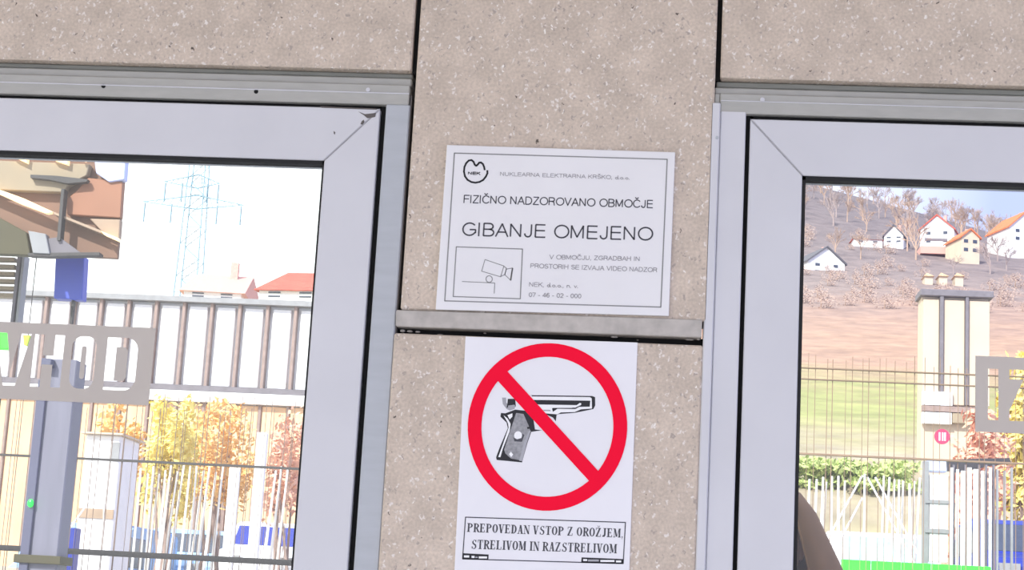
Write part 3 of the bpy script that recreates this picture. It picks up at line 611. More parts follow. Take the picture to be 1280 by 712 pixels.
# reader pillar with the green light
a0 = at(51, 612, y); w_ = 44*mpp(y)
c = Vector((a0.x-.02, y, 0)); xL = at(37, 600, y).x; xR = at(81.5, 600, y).x; ztop = zpx(60, 448, y)
rp = thing('reader_pillar', 'slate blue steel pillar with a glowing green light, behind the left door', 'pillar', ((xL+xR)/2, y, 0))
T('pillar_body', C['slate'], rp, MB().box((xL, y, 0), (xR, y+.16, ztop)), .006)
T('side_cover', C['slate2'], rp, MB().box((xL-.004, y-.02, 0), (xL+.045, y, ztop-.12)), .003)
T('top_box', C['slate2'], rp, pxprism([(52, 447), (64, 448), (63, 458), (51, 457)], y-.06, y-.001), .002)
T('base_plate', C['dark'], rp, MB().box((xL-.06, y-.06, 0), (xR+.06, y+.22, .02)))
zz = zpx(50, 699, y); T('clamp_band', C['olive'], rp, MB().box((xL-.03, y-.035, zz-.022), (xR+.03, y+.17, zz+.022)), .003)
q = at(38.5, 628.5, y-.025); T('green_light', C['led'], rp, MB().ball((q.x, y-.03, q.z), .019, 10, (.85, .6, 1.1)))
c = at(0, 436, 6.8)
ex = thing('lit_green_sign', 'small glowing green box sign cut by the left edge of the picture', 'sign', (c.x, 6.8, c.z))
T('sign_box', C['exitg'], ex, pxprism([(-34, 413), (11.5, 415.5), (10.5, 436), (-34, 434)], 6.8, 6.86), .003)
T('hanger', C['dark'], ex, pxprism([(-14, 340), (-12.5, 340), (-20, 414), (-22, 414)], 6.82, 6.84))
c = at(32, 432, 6.9)
mk = thing('marker_light', 'yellow-green marker tab showing through the letter V', 'marker', at(33, 425, 6.97)); T('hanger', C['dark'], mk, MB().tube((at(35, 420, 6.99).x, 6.99, at(35, 420, 6.99).z), (at(35, 420, 6.99).x, 6.99, zpx(40, 312, 6.99)), .003))
T('tab', C['yel'], mk, pxprism([(29, 418.5), (37, 419), (33.5, 432), (30, 431)], 6.95, 6.985))

# ---------------- pylon
y = 260.0
base = at(237, 344, y); gz = terrain(base.x, y)
top = zpx(243, 196, y)-0+22
py_ = thing('transmission_pylon', 'faint pale lattice pylon standing in the white sky', 'pylon', (base.x, y, gz))
hb = 2.6; mb = MB(); nseg = 16
def hw(z): return hb*(1-.72*(z-gz)/(top-gz))
for sx_ in (-1, 1):
    for sy_ in (-1, 1):
        mb.tube((base.x+sx_*hb, y+sy_*hb, gz), (base.x+sx_*hb*.28, y+sy_*hb*.28, top), .13, .09, 4)
T('mast_leg', C['pyl'], py_, mb); mb = MB()
for k in range(nseg*2):
    z0_, z1_ = gz+(top-gz)*k/(nseg*2), gz+(top-gz)*(k+1)/(nseg*2); s0, s1 = hw(z0_), hw(z1_)
    for yy in (-1, 1):
        mb.tube((base.x-s0*(-1)**k, y+yy*s0, z0_), (base.x+s1*(-1)**k, y+yy*s1, z1_), .06, .06, 3); mb.tube((base.x-s1, y+yy*s1, z1_), (base.x+s1, y+yy*s1, z1_), .05, .05, 3)
tag(T('lattice_bracing', C['pyl'], py_, mb), kind='stuff')
for zr, xl_, xr_ in ((254, 178, 305), (228, 205, 275)):
    za = zpx(240, zr, y); mb = MB(); xa, xb = at(xl_, zr, y).x, at(xr_, zr, y).x
    for end in (xa, xb):
        mb.tube((base.x, y, za+1.3), (end, y, za), .13, .07, 4); mb.tube((base.x, y, za-.9), (end, y, za), .13, .07, 4)
        for k in range(1, 7):
            u = k/7; xk = base.x+(end-base.x)*u; mb.tube((xk, y, za+1.3*(1-u)), (xk+(end-base.x)/14, y, za-.9*(1-u)), .06, .06, 3)
    T('cross_arm', C['pyl'], py_, mb)
    for u in (.45, .95):
        for end in (xa, xb): T('insulator', C['pyl'], py_, MB().tube((base.x+(end-base.x)*u, y, za-.2), (base.x+(end-base.x)*u, y, za-3.2), .12, .12, 5))

# ---------------- long hall with white upper panels and pilasters
y = 40.0
xs = [-14, 20, 55, 90, 125, 161, 197, 231, 265, 299, 334, 369, 404, 439]
X = [at(px, 400, y).x for px in xs]; zt_ = zpx(200, 374.5, y); zl_ = zpx(200, 484, y); zb_ = zpx(200, 500, y)
hl = thing('long_hall', 'long industrial hall with white upper panels, slim pilasters and ochre base', 'building', ((X[0]+X[-1])/2, y, 2.1))
T('hall_body', C['white'], hl, MB().box((X[0]-6, y+.25, 2.0), (X[-1], y+14, zt_+.05)))
def copy_part(o, parent, dx):
    c_ = o.copy(); COL.objects.link(c_); c_.parent = parent; c_.matrix_parent_inverse = o.matrix_parent_inverse.copy(); c_.location = o.location+Vector((dx, 0, 0)); return c_
pitch = (X[-1]-X[0])/(len(X)-1)
p0 = T('white_panel', C['white'], hl, MB().box((X[0]+.12, y+.12, zl_+.1), (X[0]+pitch-.12, y+.25, zt_-.1)), .02)
o0 = T('ochre_panel', C['ochre'], hl, MB().box((X[0]+.04, y+.10, 2.0), (X[0]+pitch-.04, y+.25, zb_-.02)), .02)
q0 = T('pilaster', C['post'], hl, MB().box((X[0]-.04, y+.04, 2.0), (X[0]+.04, y+.24, zt_+.02)), .01)
for k in range(1, len(X)):
    d_ = pitch*k
    if k < len(X)-1: copy_part(p0, hl, d_); copy_part(o0, hl, d_)
    copy_part(q0, hl, d_)
T('top_rail', C['rail'], hl, MB().box((X[0]-2, y-.08, zt_-.03), (X[-1], y+.3, zt_+.10)))
T('sill_rail', C['postd'], hl, MB().box((X[0]-2, y-.09, zl_-.05), (X[-1], y+.1, zl_+.08)))
T('white_beam', C['white'], hl, MB().box((X[0]-2, y-.10, zb_), (X[-1], y+.1, zl_-.06)))
# ---------------- houses
def house(px, pyb, y, wpx, hpx, rpx, depth, rot, wall, roof, label, group=None, gable=True, chim=True, floors=2):
    s = mpp(y); c = at(px, pyb, y); W_ = wpx*s; H = hpx*s; R_ = rpx*s; gz = min(terrain(c.x, y), c.z)-.6
    t_ = thing('house', label, 'house', (c.x, y, gz), group)
    mb = MB()
    if gable: mb.prism([(-W_/2, gz-c.z), (W_/2, gz-c.z), (W_/2, H), (0, H+R_), (-W_/2, H)], 0, depth)
    else: mb.box((-W_/2, 0, gz-c.z), (W_/2, depth, H))
    parts = [('wall', mb, C[wall])]
    ov = .35
    if gable:
        k_ = R_/(W_/2)
        for sg in (-1, 1):
            parts.append(('roof', MB().prism([(0, H+R_), (0, H+R_+.3), (sg*(W_/2+ov), H-k_*ov+.3), (sg*(W_/2+ov), H-k_*ov)], -.4, depth+.4), C[roof]))
    else:
        me_ = MB(); n_ = W_/2+ov; me_.v = [(-n_, -ov, H), (n_, -ov, H), (n_, depth+ov, H), (-n_, depth+ov, H), (-n_+.3, depth/2, H+R_), (n_-.3, depth/2, H+R_)]
        me_.f = [(0, 1, 5, 4), (2, 3, 4, 5), (1, 2, 5), (3, 0, 4), (3, 2, 1, 0)]; parts.append(('roof', me_, C[roof]))
    nw = 2 if W_ < 9 else 3
    for f_ in range(floors):
        for k in range(nw):
            xx = -W_/2+W_*(k+.5)/nw; zz = H*(f_+.35)/floors
            parts.append(('window', MB().box((xx-.45, -.05, zz), (xx+.45, .04, zz+min(1.2, H*.4/floors))), C['wglass']))
    if chim: parts.append(('chimney', MB().box((W_*.12, depth*.4, H), (W_*.12+.6, depth*.4+.6, H+R_+.9)), C['pink']))
    Rm = Matrix.Translation((c.x, y, c.z)) @ Matrix.Rotation(rot, 4, 'Z')
    rf_ = None
    for nm, mb_, mt in parts:
        me = mb_.mesh(nm); me.transform(Rm); o_ = link(nm, me, t_ if nm != 'chimney' else rf_, mt); rf_ = o_ if nm == 'roof' else rf_
    return t_
house(1033, 345, 322, 50, 18, 19, 9, .35, 'white', 'greyroof', 'white gabled house with dark roof, lowest at the left edge of the hillside')
house(1117, 304, 372, 24, 10, 13, 9, -.25, 'white', 'greyroof', 'small white gabled house high on the hillside behind a row of low buildings')
house(1085, 305, 370, 36, 6, 3, 6, .05, 'white', 'redroof', 'low white row of outbuildings left of the small gabled house', gable=False, chim=False, floors=1)
house(1171, 306, 372, 42, 20, 18, 10, -.3, 'white', 'redroof', 'big white house with red roof and balcony in the middle of the hillside', floors=2)
house(1213, 318, 352, 24, 22, 10, 8, .25, 'cream', 'orange', 'narrow cream and orange house just right of the big white house')
house(1282, 304, 372, 44, 20, 20, 10, .3, 'white', 'orange', 'white house with orange-red roof at the right edge of the hillside')
house(265, 373, 130, 74, 8, 42, 12, .1, 'white', 'pink', 'house with faded pink roof peeping over the white hall', gable=False)
house(362, 373, 120, 84, 10, 46, 12, -.12, 'white', 'redroof', 'house with dull red roof over the white hall, nearest the door stile', gable=False)
s = mpp(366); c = at(1168, 322, 360)
bl = [o for o in bpy.data.objects if o.get('label', '').startswith('big white house')][0]
bc = T('balcony', C['pink'], bl, MB().box((at(1150, 312, 362).x, 361, zpx(1170, 318, 362)), (at(1200, 312, 362).x, 371, zpx(1170, 309, 362))))
T('balcony_rail', C['postd'], bc, MB().box((at(1160, 297, 362).x, 366, zpx(1172, 298, 364)), (at(1188, 297, 362).x, 366.5, zpx(1172, 295, 364))))
for px in (1161, 1179, 1199):
    c = at(px, 352, 300); sd = thing('shed', 'tiny tan shed in the row of three above the cream building', 'shed', (c.x, 300, c.z-2), 'three tan sheds on the field')
    s = mpp(300); T('shed_wall', C['cream'], sd, MB().box((c.x-5*s, 300, c.z-3), (c.x+5*s, 303, c.z+7*s))); T('shed_roof', C['ochre'], sd, MB().prism([(c.x-6.5*s, c.z+7*s), (c.x+6.5*s, c.z+7*s), (c.x-3*s, c.z+11*s)], 299.6, 303.4))

# ---------------- cream utility building
y = 62.0
ub = thing('utility_building', 'tall cream building with two dark mullions and a grey parapet, in the right door glass', 'building', (at(1196, 520, y).x, y, 3))
xa, xb = at(1153, 440, y).x, at(1238, 440, y).x; zt_ = zpx(1196, 371, y); zm = zpx(1196, 506, y)
T('body', C['cream'], ub, MB().box((xa, y+.2, 1.5), (xb-.05, y+1.2, zt_)))
cols = [1154, 1174, 1179.5, 1206, 1211, 1237.5]
for k in range(0, 6, 2): T('cream_panel', C['cream'], ub, MB().box((at(cols[k], 440, y).x, y+.05, zm), (at(cols[k+1], 440, y).x, y+.2, zt_-.1)), .02)
for a_, b_ in ((1174.5, 1179), (1206.5, 1210.5)): T('mullion', C['postd'], ub, MB().box((at(a_, 440, y).x, y-.08, zm), (at(b_, 440, y).x, y+.1, zt_)), .01)
T('parapet', C['postd'], ub, MB().box((xa-.1, y-.12, zt_), (xb+.1, y+1.3, zt_+.24)), .02)
T('brown_beam', C['post'], ub, MB().box((xa, y-.15, zpx(1180, 515, y)), (at(1226, 500, y).x, y+.1, zpx(1180, 508, y))))
T('white_band', C['white'], ub, MB().box((xa, y-.12, zpx(1180, 507, y)), (at(1190, 500, y).x, y+.1, zpx(1180, 490, y))))
T('white_band', C['white'], ub, MB().box((xa, y-.12, zpx(1180, 530, y)), (at(1189, 500, y).x, y+.1, zpx(1180, 516, y))))
T('beige_band', C['beige'], ub, MB().box((at(1190, 500, y).x, y-.12, zpx(1180, 528, y)), (at(1224, 500, y).x, y+.1, zpx(1180, 516, y))))

# ---------------- shrubs, hedges and bare trees
def shrub_mesh(W_, H, D_, n, leaf, seed):
    r_ = random.Random(seed); mb = MB()
    cl = []
    while len(cl) < 26:
        u, v, w__ = r_.uniform(-1, 1), r_.uniform(-1, 1), r_.uniform(0, 1)
        if u*u*.8+v*v+(w__*2-1)**2*.7 < 1: cl.append((u, v, w__))
    for _ in range(n):
        k_ = r_.choice(cl); u, v, w__ = k_[0]+r_.gauss(0, .16), k_[1]+r_.gauss(0, .25), min(1.02, k_[2]+r_.gauss(0, .08))
        c_ = Vector((u*W_/2, v*D_/2, w__*H)); d = Vector((r_.gauss(0, 1), r_.gauss(0, 1), r_.gauss(0, 1))).normalized(); e_ = d.orthogonal().normalized()
        n0 = len(mb.v); l = leaf*r_.uniform(.6, 1.4)
        mb.v += [tuple(c_-d*l), tuple(c_+e_*l*.5), tuple(c_+d*l), tuple(c_-e_*l*.5)]; mb.f.append((n0, n0+1, n0+2, n0+3))
    return mb
def shrub(px, pyt, pyb, wpx, y, m, label, name='shrub', cat='shrub', n=1500, leaf=.06, D_=1.6):
    c_ = at(px, pyb, y); s = mpp(y); gz = terrain(c_.x, y) if y > 15 else 0; zb2 = min(gz, c_.z)
    t_ = thing(name, label, cat, (c_.x, y, gz)); ht = zpx(px, pyt, y)-gz
    mb = shrub_mesh(wpx*s, ht*.62 if name == 'shrub' else ht, D_, n, leaf, int(px)); mb.v = [(a_+c_.x, b_+y, c__+gz+ht*(.38 if name == 'shrub' else 0)) for a_, b_, c__ in mb.v]
    T('foliage', m, t_, mb); st = MB(); r_ = random.Random(int(px)+1)
    for _ in range(7): st.tube((c_.x+r_.uniform(-.2, .2), y+r_.uniform(-.2, .2), gz), (c_.x+r_.uniform(-.35, .35)*wpx*s, y+r_.uniform(-.4, .4), gz+ht*.7), .035, .012, 4)
    T('stem', C['post'], t_, st)
    return t_
shrub(208, 498, 640, 50, 25.7, C['leafy'], 'yellow-green shrub behind the bar fence, left of the orange shrub', n=2200)
shrub(268, 502, 640, 66, 28.6, C['leafo'], 'rounded orange shrub behind the bar fence, right of the yellow-green shrub', n=2400)
shrub(356, 512, 640, 50, 26, C['leafr'], 'russet shrub behind the bar fence beside the door stile', n=1500)
shrub(140, 500, 640, 40, 26.0, C['leafo'], 'orange-brown shrub behind the white cabin, right of the steel pillar', n=1500)
shrub(1225, 522, 600, 76, 46, C['leafr'], 'russet hedge at the foot of the cream building', 'hedge', 'hedge', 1800, .14)
shrub(1272, 448, 600, 46, 50, C['leafy'], 'tall yellow shrub seen through the letter Z', n=2600, leaf=.16)
shrub(1075, 575, 596, 160, 59.5, C['leafg'], 'long clipped green hedge behind the white stakes', 'hedge', 'hedge', 4200, .13)
def bare_tree_parts(seed, h=1.0):
    r_ = random.Random(seed); trunk = MB(); cr_ = MB()
    def grow(p, d, l, rad, lev):
        q_ = p+d*l; (trunk if lev == 0 else cr_).tube(p, q_, rad, rad*.6, 4 if lev < 2 else 3, cap=False)
        if lev >= 4: return
        for _ in range(4 if lev < 2 else 3):
            nd = (d+Vector((r_.gauss(0, .42), r_.gauss(0, .42), r_.gauss(.05, .25)))).normalized(); grow(p+d*l*r_.uniform(.5, 1), nd, l*r_.uniform(.55, .8), max(rad*.55, .004), lev+1)
    grow(Vector((0, 0, 0)), Vector((0, 0, 1)), .34*h, .022, 0)
    return trunk.mesh('trunk'), cr_.mesh('branches')
protos = [bare_tree_parts(s_) for s_ in (3, 8, 21, 34)]
rt = random.Random(5); spots = []
tries = 0
while len(spots) < 95 and tries < 6000:
    tries += 1; y_ = rt.uniform(402, 545); px = rt.uniform(985, 1300); p_ = at(px, 280, y_)
    if all(abs(p_.x-a_) > 6.2 or abs(y_-b_) > 6.2 for a_, b_, _h in spots): spots.append((p_.x, y_, rt.uniform(7.5, 11)))
NW = len(spots)
for px, y_, h_ in ((1145, 352, 12), (1134, 368, 12), (1238, 336, 9), (1247, 362, 9), (1044, 350, 8), (1076, 346, 8), (1258, 345, 7), (1192, 330, 6)): p_ = at(px, 320, y_); spots.append((p_.x, y_, h_))
for k, (x, y_, h_) in enumerate(spots):
    gz = terrain(x, y_)-.3; rg = k >= NW
    t_ = thing('bare_tree', 'leafless tree standing among the hillside houses' if rg else 'leafless grey-brown tree in the wood covering the upper hillside', 'tree', (x, y_, gz), 'bare trees among the houses' if rg else 'bare trees of the hillside wood')
    t_.rotation_euler.z = rt.uniform(0, 6.28); t_.scale = (h_*.95, h_*.95, h_)
    tm, bm_ = protos[k % 4]; mt = C['twig'] if k % 3 else C['twig2']
    for nm, m_ in (('trunk', tm), ('branches', bm_)):
        if not m_.materials: m_.materials.append(mt)
        o_ = bpy.data.objects.new(nm, m_); COL.objects.link(o_); o_.parent = t_
# low leafless bushes dotted over the middle of the hill
bmv = shrub_mesh(1, .8, 1, 420, .045, 77).mesh('foliage'); bmv.materials.append(mat('bush_twigs', (186, 160, 146), .9, var=.1, scale=2)); bst = MB().tube((0, 0, -.3), (0, 0, .5), .03, k=4).mesh('stem'); bst.materials.append(C['twig2'])
rb_ = random.Random(9); done = []
while len(done) < 60:
    y_ = rb_.uniform(245, 395); px = rb_.uniform(998, 1285); p_ = at(px, 320, y_)
    if any(abs(p_.x-a_) < 5 and abs(y_-b_) < 5 for a_, b_ in done) or any(abs(p_.x-a_) < 7 and abs(y_-b_) < 7 for a_, b_, _h in spots) or any(abs(p_.x-o_.location.x) < 9 and -5 < y_-o_.location.y < 16 for o_ in bpy.data.objects if o_.name.startswith(('house', 'shed'))): continue
    done.append((p_.x, y_)); sz = rb_.uniform(1.6, 3.2)
    t_ = thing('hill_bush', 'low leafless bush on the slope between the dry field and the hillside houses', 'bush', (p_.x, y_, terrain(p_.x, y_)-.1), 'low bushes on the middle of the hillside'); t_.scale = (sz*1.3, sz, sz)
    for nm, m_ in (('foliage', bmv), ('stem', bst)): o_ = bpy.data.objects.new(nm, m_); COL.objects.link(o_); o_.parent = t_
# ---------------- bar fence close behind the doors
y = 13.0
def fence(name, label, px0, px1, pitch_px, pyt, rails, mbar, mrail, rad, jit=0, y=13.0, lowz=0.0, group=None):
    a_, b_ = at(px0, 600, y).x, at(px1, 600, y).x; n_ = int((px1-px0)/pitch_px); r_ = random.Random(int(px0)+5)
    f_ = thing(name, label, 'fence', ((a_+b_)/2, y, lowz), group)
    zt = zpx((px0+px1)/2, pyt, y); me0 = MB().tube((0, 0, 0), (0, 0, 1), rad, k=5).mesh('bar'); me0.materials.append(mbar)
    for k in range(n_+1):
        o_ = bpy.data.objects.new('bar', me0); COL.objects.link(o_); o_.parent = f_; o_.matrix_parent_inverse = f_.matrix_world.inverted()
        o_.location = (a_+(b_-a_)*k/n_+r_.uniform(-jit, jit)*.4, y, lowz); o_.scale = (r_.uniform(.75, 1.3), 1, zt-lowz+r_.uniform(-jit, jit))
    for py, th in rails:
        z_ = zpx((px0+px1)/2, py, y); h_ = th*mpp(y)/2
        T('rail', mrail, f_, MB().box((a_-.05, y-.03, z_-h_), (b_+.05, y+.03, z_+h_)))
    for k in (0, 1): T('fence_post', mrail, f_, MB().box((a_ if k == 0 else b_, y-.03, 0), ((a_ if k == 0 else b_)+.06, y+.04, zt)))
    return f_
fence('bar_fence', 'dark slim bar fence with a thick lower rail, across the left door glass', -20, 400, 8.4, 500, [(577, 2.6), (694, 7)], C['bar'], C['dark'], .0034, .10)
fence('mesh_fence', 'thin khaki mesh fence across the right door glass', 985, 1290, 11, 452, [(465, 1.0), (479, 1.0), (573, 2)], C['bark'], C['bark'], .0032, .05)
def stakes(name, label, spots_, y, m, group):
    """one row of pale stakes; each (px, top, bottom, width, lean px)"""
    for px, pt, pb, wd, ln in spots_:
        a_ = at(px, pt, y); b_ = at(px+ln, pb, y); r_ = wd*mpp(y)/2
        b2 = a_+(b_-a_)*((a_.z-terrain(b_.x, y))/(a_.z-b_.z)) if False else b_
        o_ = MB().tube((a_.x, y, a_.z), (b2.x, y, terrain(b2.x, y)-.1) if pb > 650 else (b2.x, y, b2.z), r_*.8, r_, 6).build(name, m); tag(o_, label, 'stake', group)
rs = random.Random(11)
y = 24.0
for nm, lab, grp, pxs, rng in (('stake', 'pale leaning stake in the row left and right of the white frame', 'pale stakes behind the right door', [1012, 1021, 1029, 1033, 1040, 1048, 1056, 1105, 1112, 1118, 1124, 1129, 1137, 1143, 1150], (594, 604)),
                               ('stake', 'pale upright stake in the row behind the bar fence', 'pale stakes behind the left door', [176, 185, 192, 199, 207, 214, 222, 230, 238, 246, 255, 262, 270, 279, 345, 352, 360], (580, 592))):
    for px in pxs:
        pt = rs.uniform(*rng); y = 24.0+(pxs.index(px) % 4)*.14; a_ = at(px, pt, y); g_ = terrain(a_.x, y); ln = rs.uniform(-.06, .03)
        o_ = MB().tube((a_.x, y, a_.z), (a_.x+ln*2-.02, y, g_-.1), .016, rs.uniform(.018, .035), 6).build(nm, C['pick']); tag(o_, lab, 'stake', grp)
for px, w__, lab in ((295, 13, 'broad white post behind the bar fence, left one of the pair'), (326, 13, 'broad white post behind the bar fence, right one of the pair beside the door stile')):
    p_ = at(px, 560, 20); pt = 540 if px > 300 else 584; o_ = MB().box((p_.x-w__*mpp(20)/2, 20, terrain(p_.x, 20)-.05), (p_.x+w__*mpp(20)/2, 20.1, zpx(px, pt, 20))).build('white_post', C['white'], None, .008); tag(o_, lab, 'post')
# white trestle frames
def trestle(label, lines, y, wd):
    c_ = at(lines[0][0], lines[0][1], y); t_ = thing('trestle_frame', label, 'frame', (c_.x, y, terrain(c_.x, y)))
    for (x0, y0_, x1, y1_) in lines:
        a_, b_ = at(x0, y0_, y), at(x1, y1_, y); g_ = terrain(b_.x, y); k = (a_.z-g_)/(a_.z-b_.z)
        e_ = a_+(b_-a_)*k if k > 0 else b_
        T('strut', C['white'], t_, MB().tube((a_.x, y, a_.z), (e_.x, y, e_.z), wd*mpp(y)/2, k=6))
trestle('white A-shaped trestle frame in the middle of the right door glass', [(1078, 594, 1041, 662), (1078, 622, 1057, 662), (1081, 592, 1080, 664), (1084, 596, 1121, 664), (1094, 596, 1133, 666)], 22.0, 2.6)
trestle('small white trestle frame in front of the white cabin, left door glass', [(128, 604, 96, 648), (130, 604, 130, 650)], 19.0, 2.4)
# white cabin, vans and cars
y = 21.0
cb = thing('white_cabin', 'flat white cabin behind the bar fence, right of the steel pillar', 'cabin', (at(126, 600, y).x, y, terrain(at(126, 600, y).x, y)))
xa, xb = at(106, 560, y).x, at(150, 560, y).x; g_ = terrain(xa, y)
T('cabin_body', C['white'], cb, MB().box((xa, y, g_-.05), (xb, y+.9, zpx(130, 543, y))), .02)
T('cabin_roof', C['cream'], cb, MB().box((xa-.05, y-.1, zpx(130, 543, y)), (xb+.05, y+1.0, zpx(130, 541, y))))
T('cabin_band', C['tan'], cb, MB().box((xa, y-.02, zpx(130, 648, y)), (xb, y, zpx(130, 636, y))))
T('cabin_window', C['rail'], cb, MB().box((at(141, 560, y).x, y-.02, zpx(130, 575, y)), (at(150, 560, y).x, y, zpx(130, 552, y))))
def car(pxc, pyroof, y, yaw, body, label, L_=4.3, W_=1.78, H=1.5, kind='car', glass='wglass', group=None):
    """car standing on the ground at y, its roof height fixed by its own size"""
    c_ = at(pxc, pyroof, y); g_ = c_.z-H
    t_ = thing(kind, label, 'car' if kind == 'car' else 'van', (c_.x, y, g_), group); Rm = Matrix.Translation((c_.x, y, g_)) @ Matrix.Rotation(yaw, 4, 'Z')
    hl_ = L_/2
    if kind == 'car': prof_ = [(-hl_, .30), (-hl_, .75), (-hl_+.15, .92), (-hl_+.5, .98), (-hl_+.95, H-.12), (-hl_+1.25, H), (.35, H), (.62, H-.1), (1.15, .98), (hl_-.25, .86), (hl_, .68), (hl_, .30)]; win = [(-hl_+.72, .98), (-hl_+1.08, H-.16), (-hl_+1.3, H-.09), (.33, H-.09), (.55, H-.17), (1.0, .98)]
    else: prof_ = [(-hl_, .35), (-hl_, H-.1), (-hl_+.12, H), (hl_-1.3, H), (hl_-1.05, H-.1), (hl_-.5, 1.15), (hl_-.05, 1.0), (hl_, .8), (hl_, .35)]; win = [(hl_-2.1, 1.15), (hl_-2.1, H-.22), (hl_-1.2, H-.22), (hl_-.65, 1.15)]
    def add(nm, mb, mt, bev=0):
        me = mb.mesh(nm)
        if bev:
            bm = bmesh.new(); bm.from_mesh(me); bmesh.ops.bevel(bm, geom=bm.edges[:], offset=bev, segments=2, affect='EDGES'); bm.to_mesh(me); bm.free()
        me.transform(Rm); return link(nm, me, t_, mt)
    add('body', MB().prism(prof_, -W_/2, W_/2), C[body], .05)
    for sg in (-1, 1): add('side_window', MB().prism(win, sg*(W_/2), sg*(W_/2+.012)), C[glass])
    if kind == 'car':
        add('windscreen', MB().prism([(.66, H-.13), (.68, H-.10), (1.13, 1.02), (1.11, .99)], -W_/2+.12, W_/2-.12), C[glass]); add('rear_window', MB().prism([(-hl_+.5, 1.03), (-hl_+.48, 1.05), (-hl_+.9, H-.13), (-hl_+.94, H-.15)], -W_/2+.12, W_/2-.12), C[glass])
    else: add('windscreen', MB().prism([(hl_-1.0, H-.15), (hl_-.97, H-.12), (hl_-.47, 1.2), (hl_-.5, 1.18)], -W_/2+.12, W_/2-.12), C[glass])
    for sx_ in (-hl_+.8, hl_-.85):
        for sg in (-1, 1): add('wheel', MB().tube((sx_, sg*(W_/2-.2), .32), (sx_, sg*(W_/2+.01), .32), .32, k=14), C['tyre'])
    for sg in (-1, 1): add('headlight', MB().box((hl_-.12, sg*.55-.17, .62), (hl_+.01, sg*.55+.17, .76)), C['rail'])
    return t_
car(124, 657, 30, -1.571, 'paleb', 'pale blue van behind the bar fence, right of the steel pillar', L_=4.4, W_=1.85, H=1.9, kind='van')
car(248, 663, 34.5, -1.571, 'paleb', 'light blue parked car behind the bar fence, right of the pale blue van', H=1.5)
car(356, 655, 33.5, -1.571, 'white', 'white parked car with dark windows behind the bar fence, beside the door stile', glass='navy')
car(1098, 667, 30, -1.571, 'white', 'white parked car behind the green barrier, right of the person', W_=1.9, H=1.6, glass='teal')
car(1272, 652, 30, -1.571, 'navy', 'deep blue parked car at the lower right corner', H=1.6)
c = at(87, 660, 20); ob = MB().box((at(80, 660, 20).x, 20, terrain(c.x, 20)-.02), (at(95.5, 660, 20).x, 20.2, zpx(88, 659, 20))).build('blue_bin', C['navy'], None, .01); tag(ob, 'narrow dark blue bin beside the steel pillar', 'bin')
# green barrier
y = 17.0
gb_ = thing('green_barrier', 'bright green barrier strip along the bottom of the right door glass', 'barrier', (at(1150, 700, y).x, y, terrain(0, y)))
for k in range(5):
    a_, b_ = 1052+k*37.6, 1052+(k+1)*37.6-1
    T('barrier_panel', C['green'], gb_, MB().box((at(a_, 700, y).x, y, terrain(0, y)+.1), (at(b_, 700, y).x, y+.04, zpx(1150, 703.5, y))), .004)
for k in range(6): p_ = at(1052+k*37.6, 700, y); T('barrier_foot', C['green'], gb_, MB().box((p_.x-.02, y-.1, terrain(0, y)), (p_.x+.02, y+.15, terrain(0, y)+.3)))
# white gate tower and bar gate
y = 18.0
gt_ = thing('gate_tower', 'white three-panel gate tower with grey crossbars, right door glass', 'tower', (at(1172, 650, y).x, y, terrain(0, y)))
xa, xb = at(1162, 640, y).x, at(1185, 640, y).x
for t0, t1 in ((593, 625), (629, 661), (666, 702)): T('white_panel', C['white'], gt_, MB().box((xa, y, zpx(1172, t1, y)), (xb, y+.06, zpx(1172, t0, y))), .004)
T('white_panel', C['white'], gt_, MB().box((xa, y, terrain(0, y)), (xb, y+.06, zpx(1172, 706, y))))
for t0, t1 in ((625, 629), (661, 666)): T('crossbar', C['rail'], gt_, MB().box((xa-.05, y-.02, zpx(1172, t1, y)), (xb+.02, y+.08, zpx(1172, t0, y))))
T('side_post', C['rail'], gt_, MB().box((at(1153.5, 640, y).x, y, terrain(0, y)), (at(1161, 640, y).x, y+.08, zpx(1158, 576, y))))
T('top_box', C['skylight'], gt_, MB().box((at(1160, 640, y).x, y, zpx(1172, 589, y)), (at(1184, 640, y).x, y+.2, zpx(1172, 573, y))), .01)
y = 17.6
bg_ = thing('bar_gate', 'white bar gate with a dark top beam, right of the gate tower', 'gate', (at(1225, 650, y).x, y, terrain(0, y)))
for k, (px, w__) in enumerate(((1190, 3), (1197, 3), (1204, 5), (1212, 5), (1220, 5.5), (1229, 4.5), (1238, 3), (1247, 2.5), (1256, 2.5), (1265, 2.5))):
    p_ = at(px, 620, y); T('gate_bar', C['white'] if k < 7 else C['rail'], bg_, MB().box((p_.x-w__*mpp(y)/2, y, terrain(0, y)), (p_.x+w__*mpp(y)/2, y+.04, zpx(px, 584+(k % 3)*2, y))))
for px in (1193, 1208, 1225, 1234, 1243): p_ = at(px, 620, y); T('dark_bar', C['postd'], bg_, MB().box((p_.x-.012, y+.05, terrain(0, y)), (p_.x+.012, y+.07, zpx(px, 580, y))))
T('top_beam', C['dark'], bg_, pxprism([(1184, 574), (1262, 572), (1264, 578), (1236, 582), (1200, 590), (1185, 588)], y+.08, y+.16))
# round crimson sign on the mesh fence
y = 12.99; p_ = at(1177.5, 545.5, y)
rsn = thing('round_sign', 'small round crimson sign fixed to the mesh fence', 'sign', (p_.x, y, p_.z))
T('sign_disc', C['crimson'], rsn, MB().tube((p_.x, y, p_.z), (p_.x, y-.01, p_.z), 9.5*mpp(y), k=24))
T('white_mark', C['white'], rsn, merge(*[MB().box((p_.x+dx-.006, y-.012, p_.z-.035), (p_.x+dx+.006, y-.0102, p_.z+.035)) for dx in (-.022, .004, .024)]))

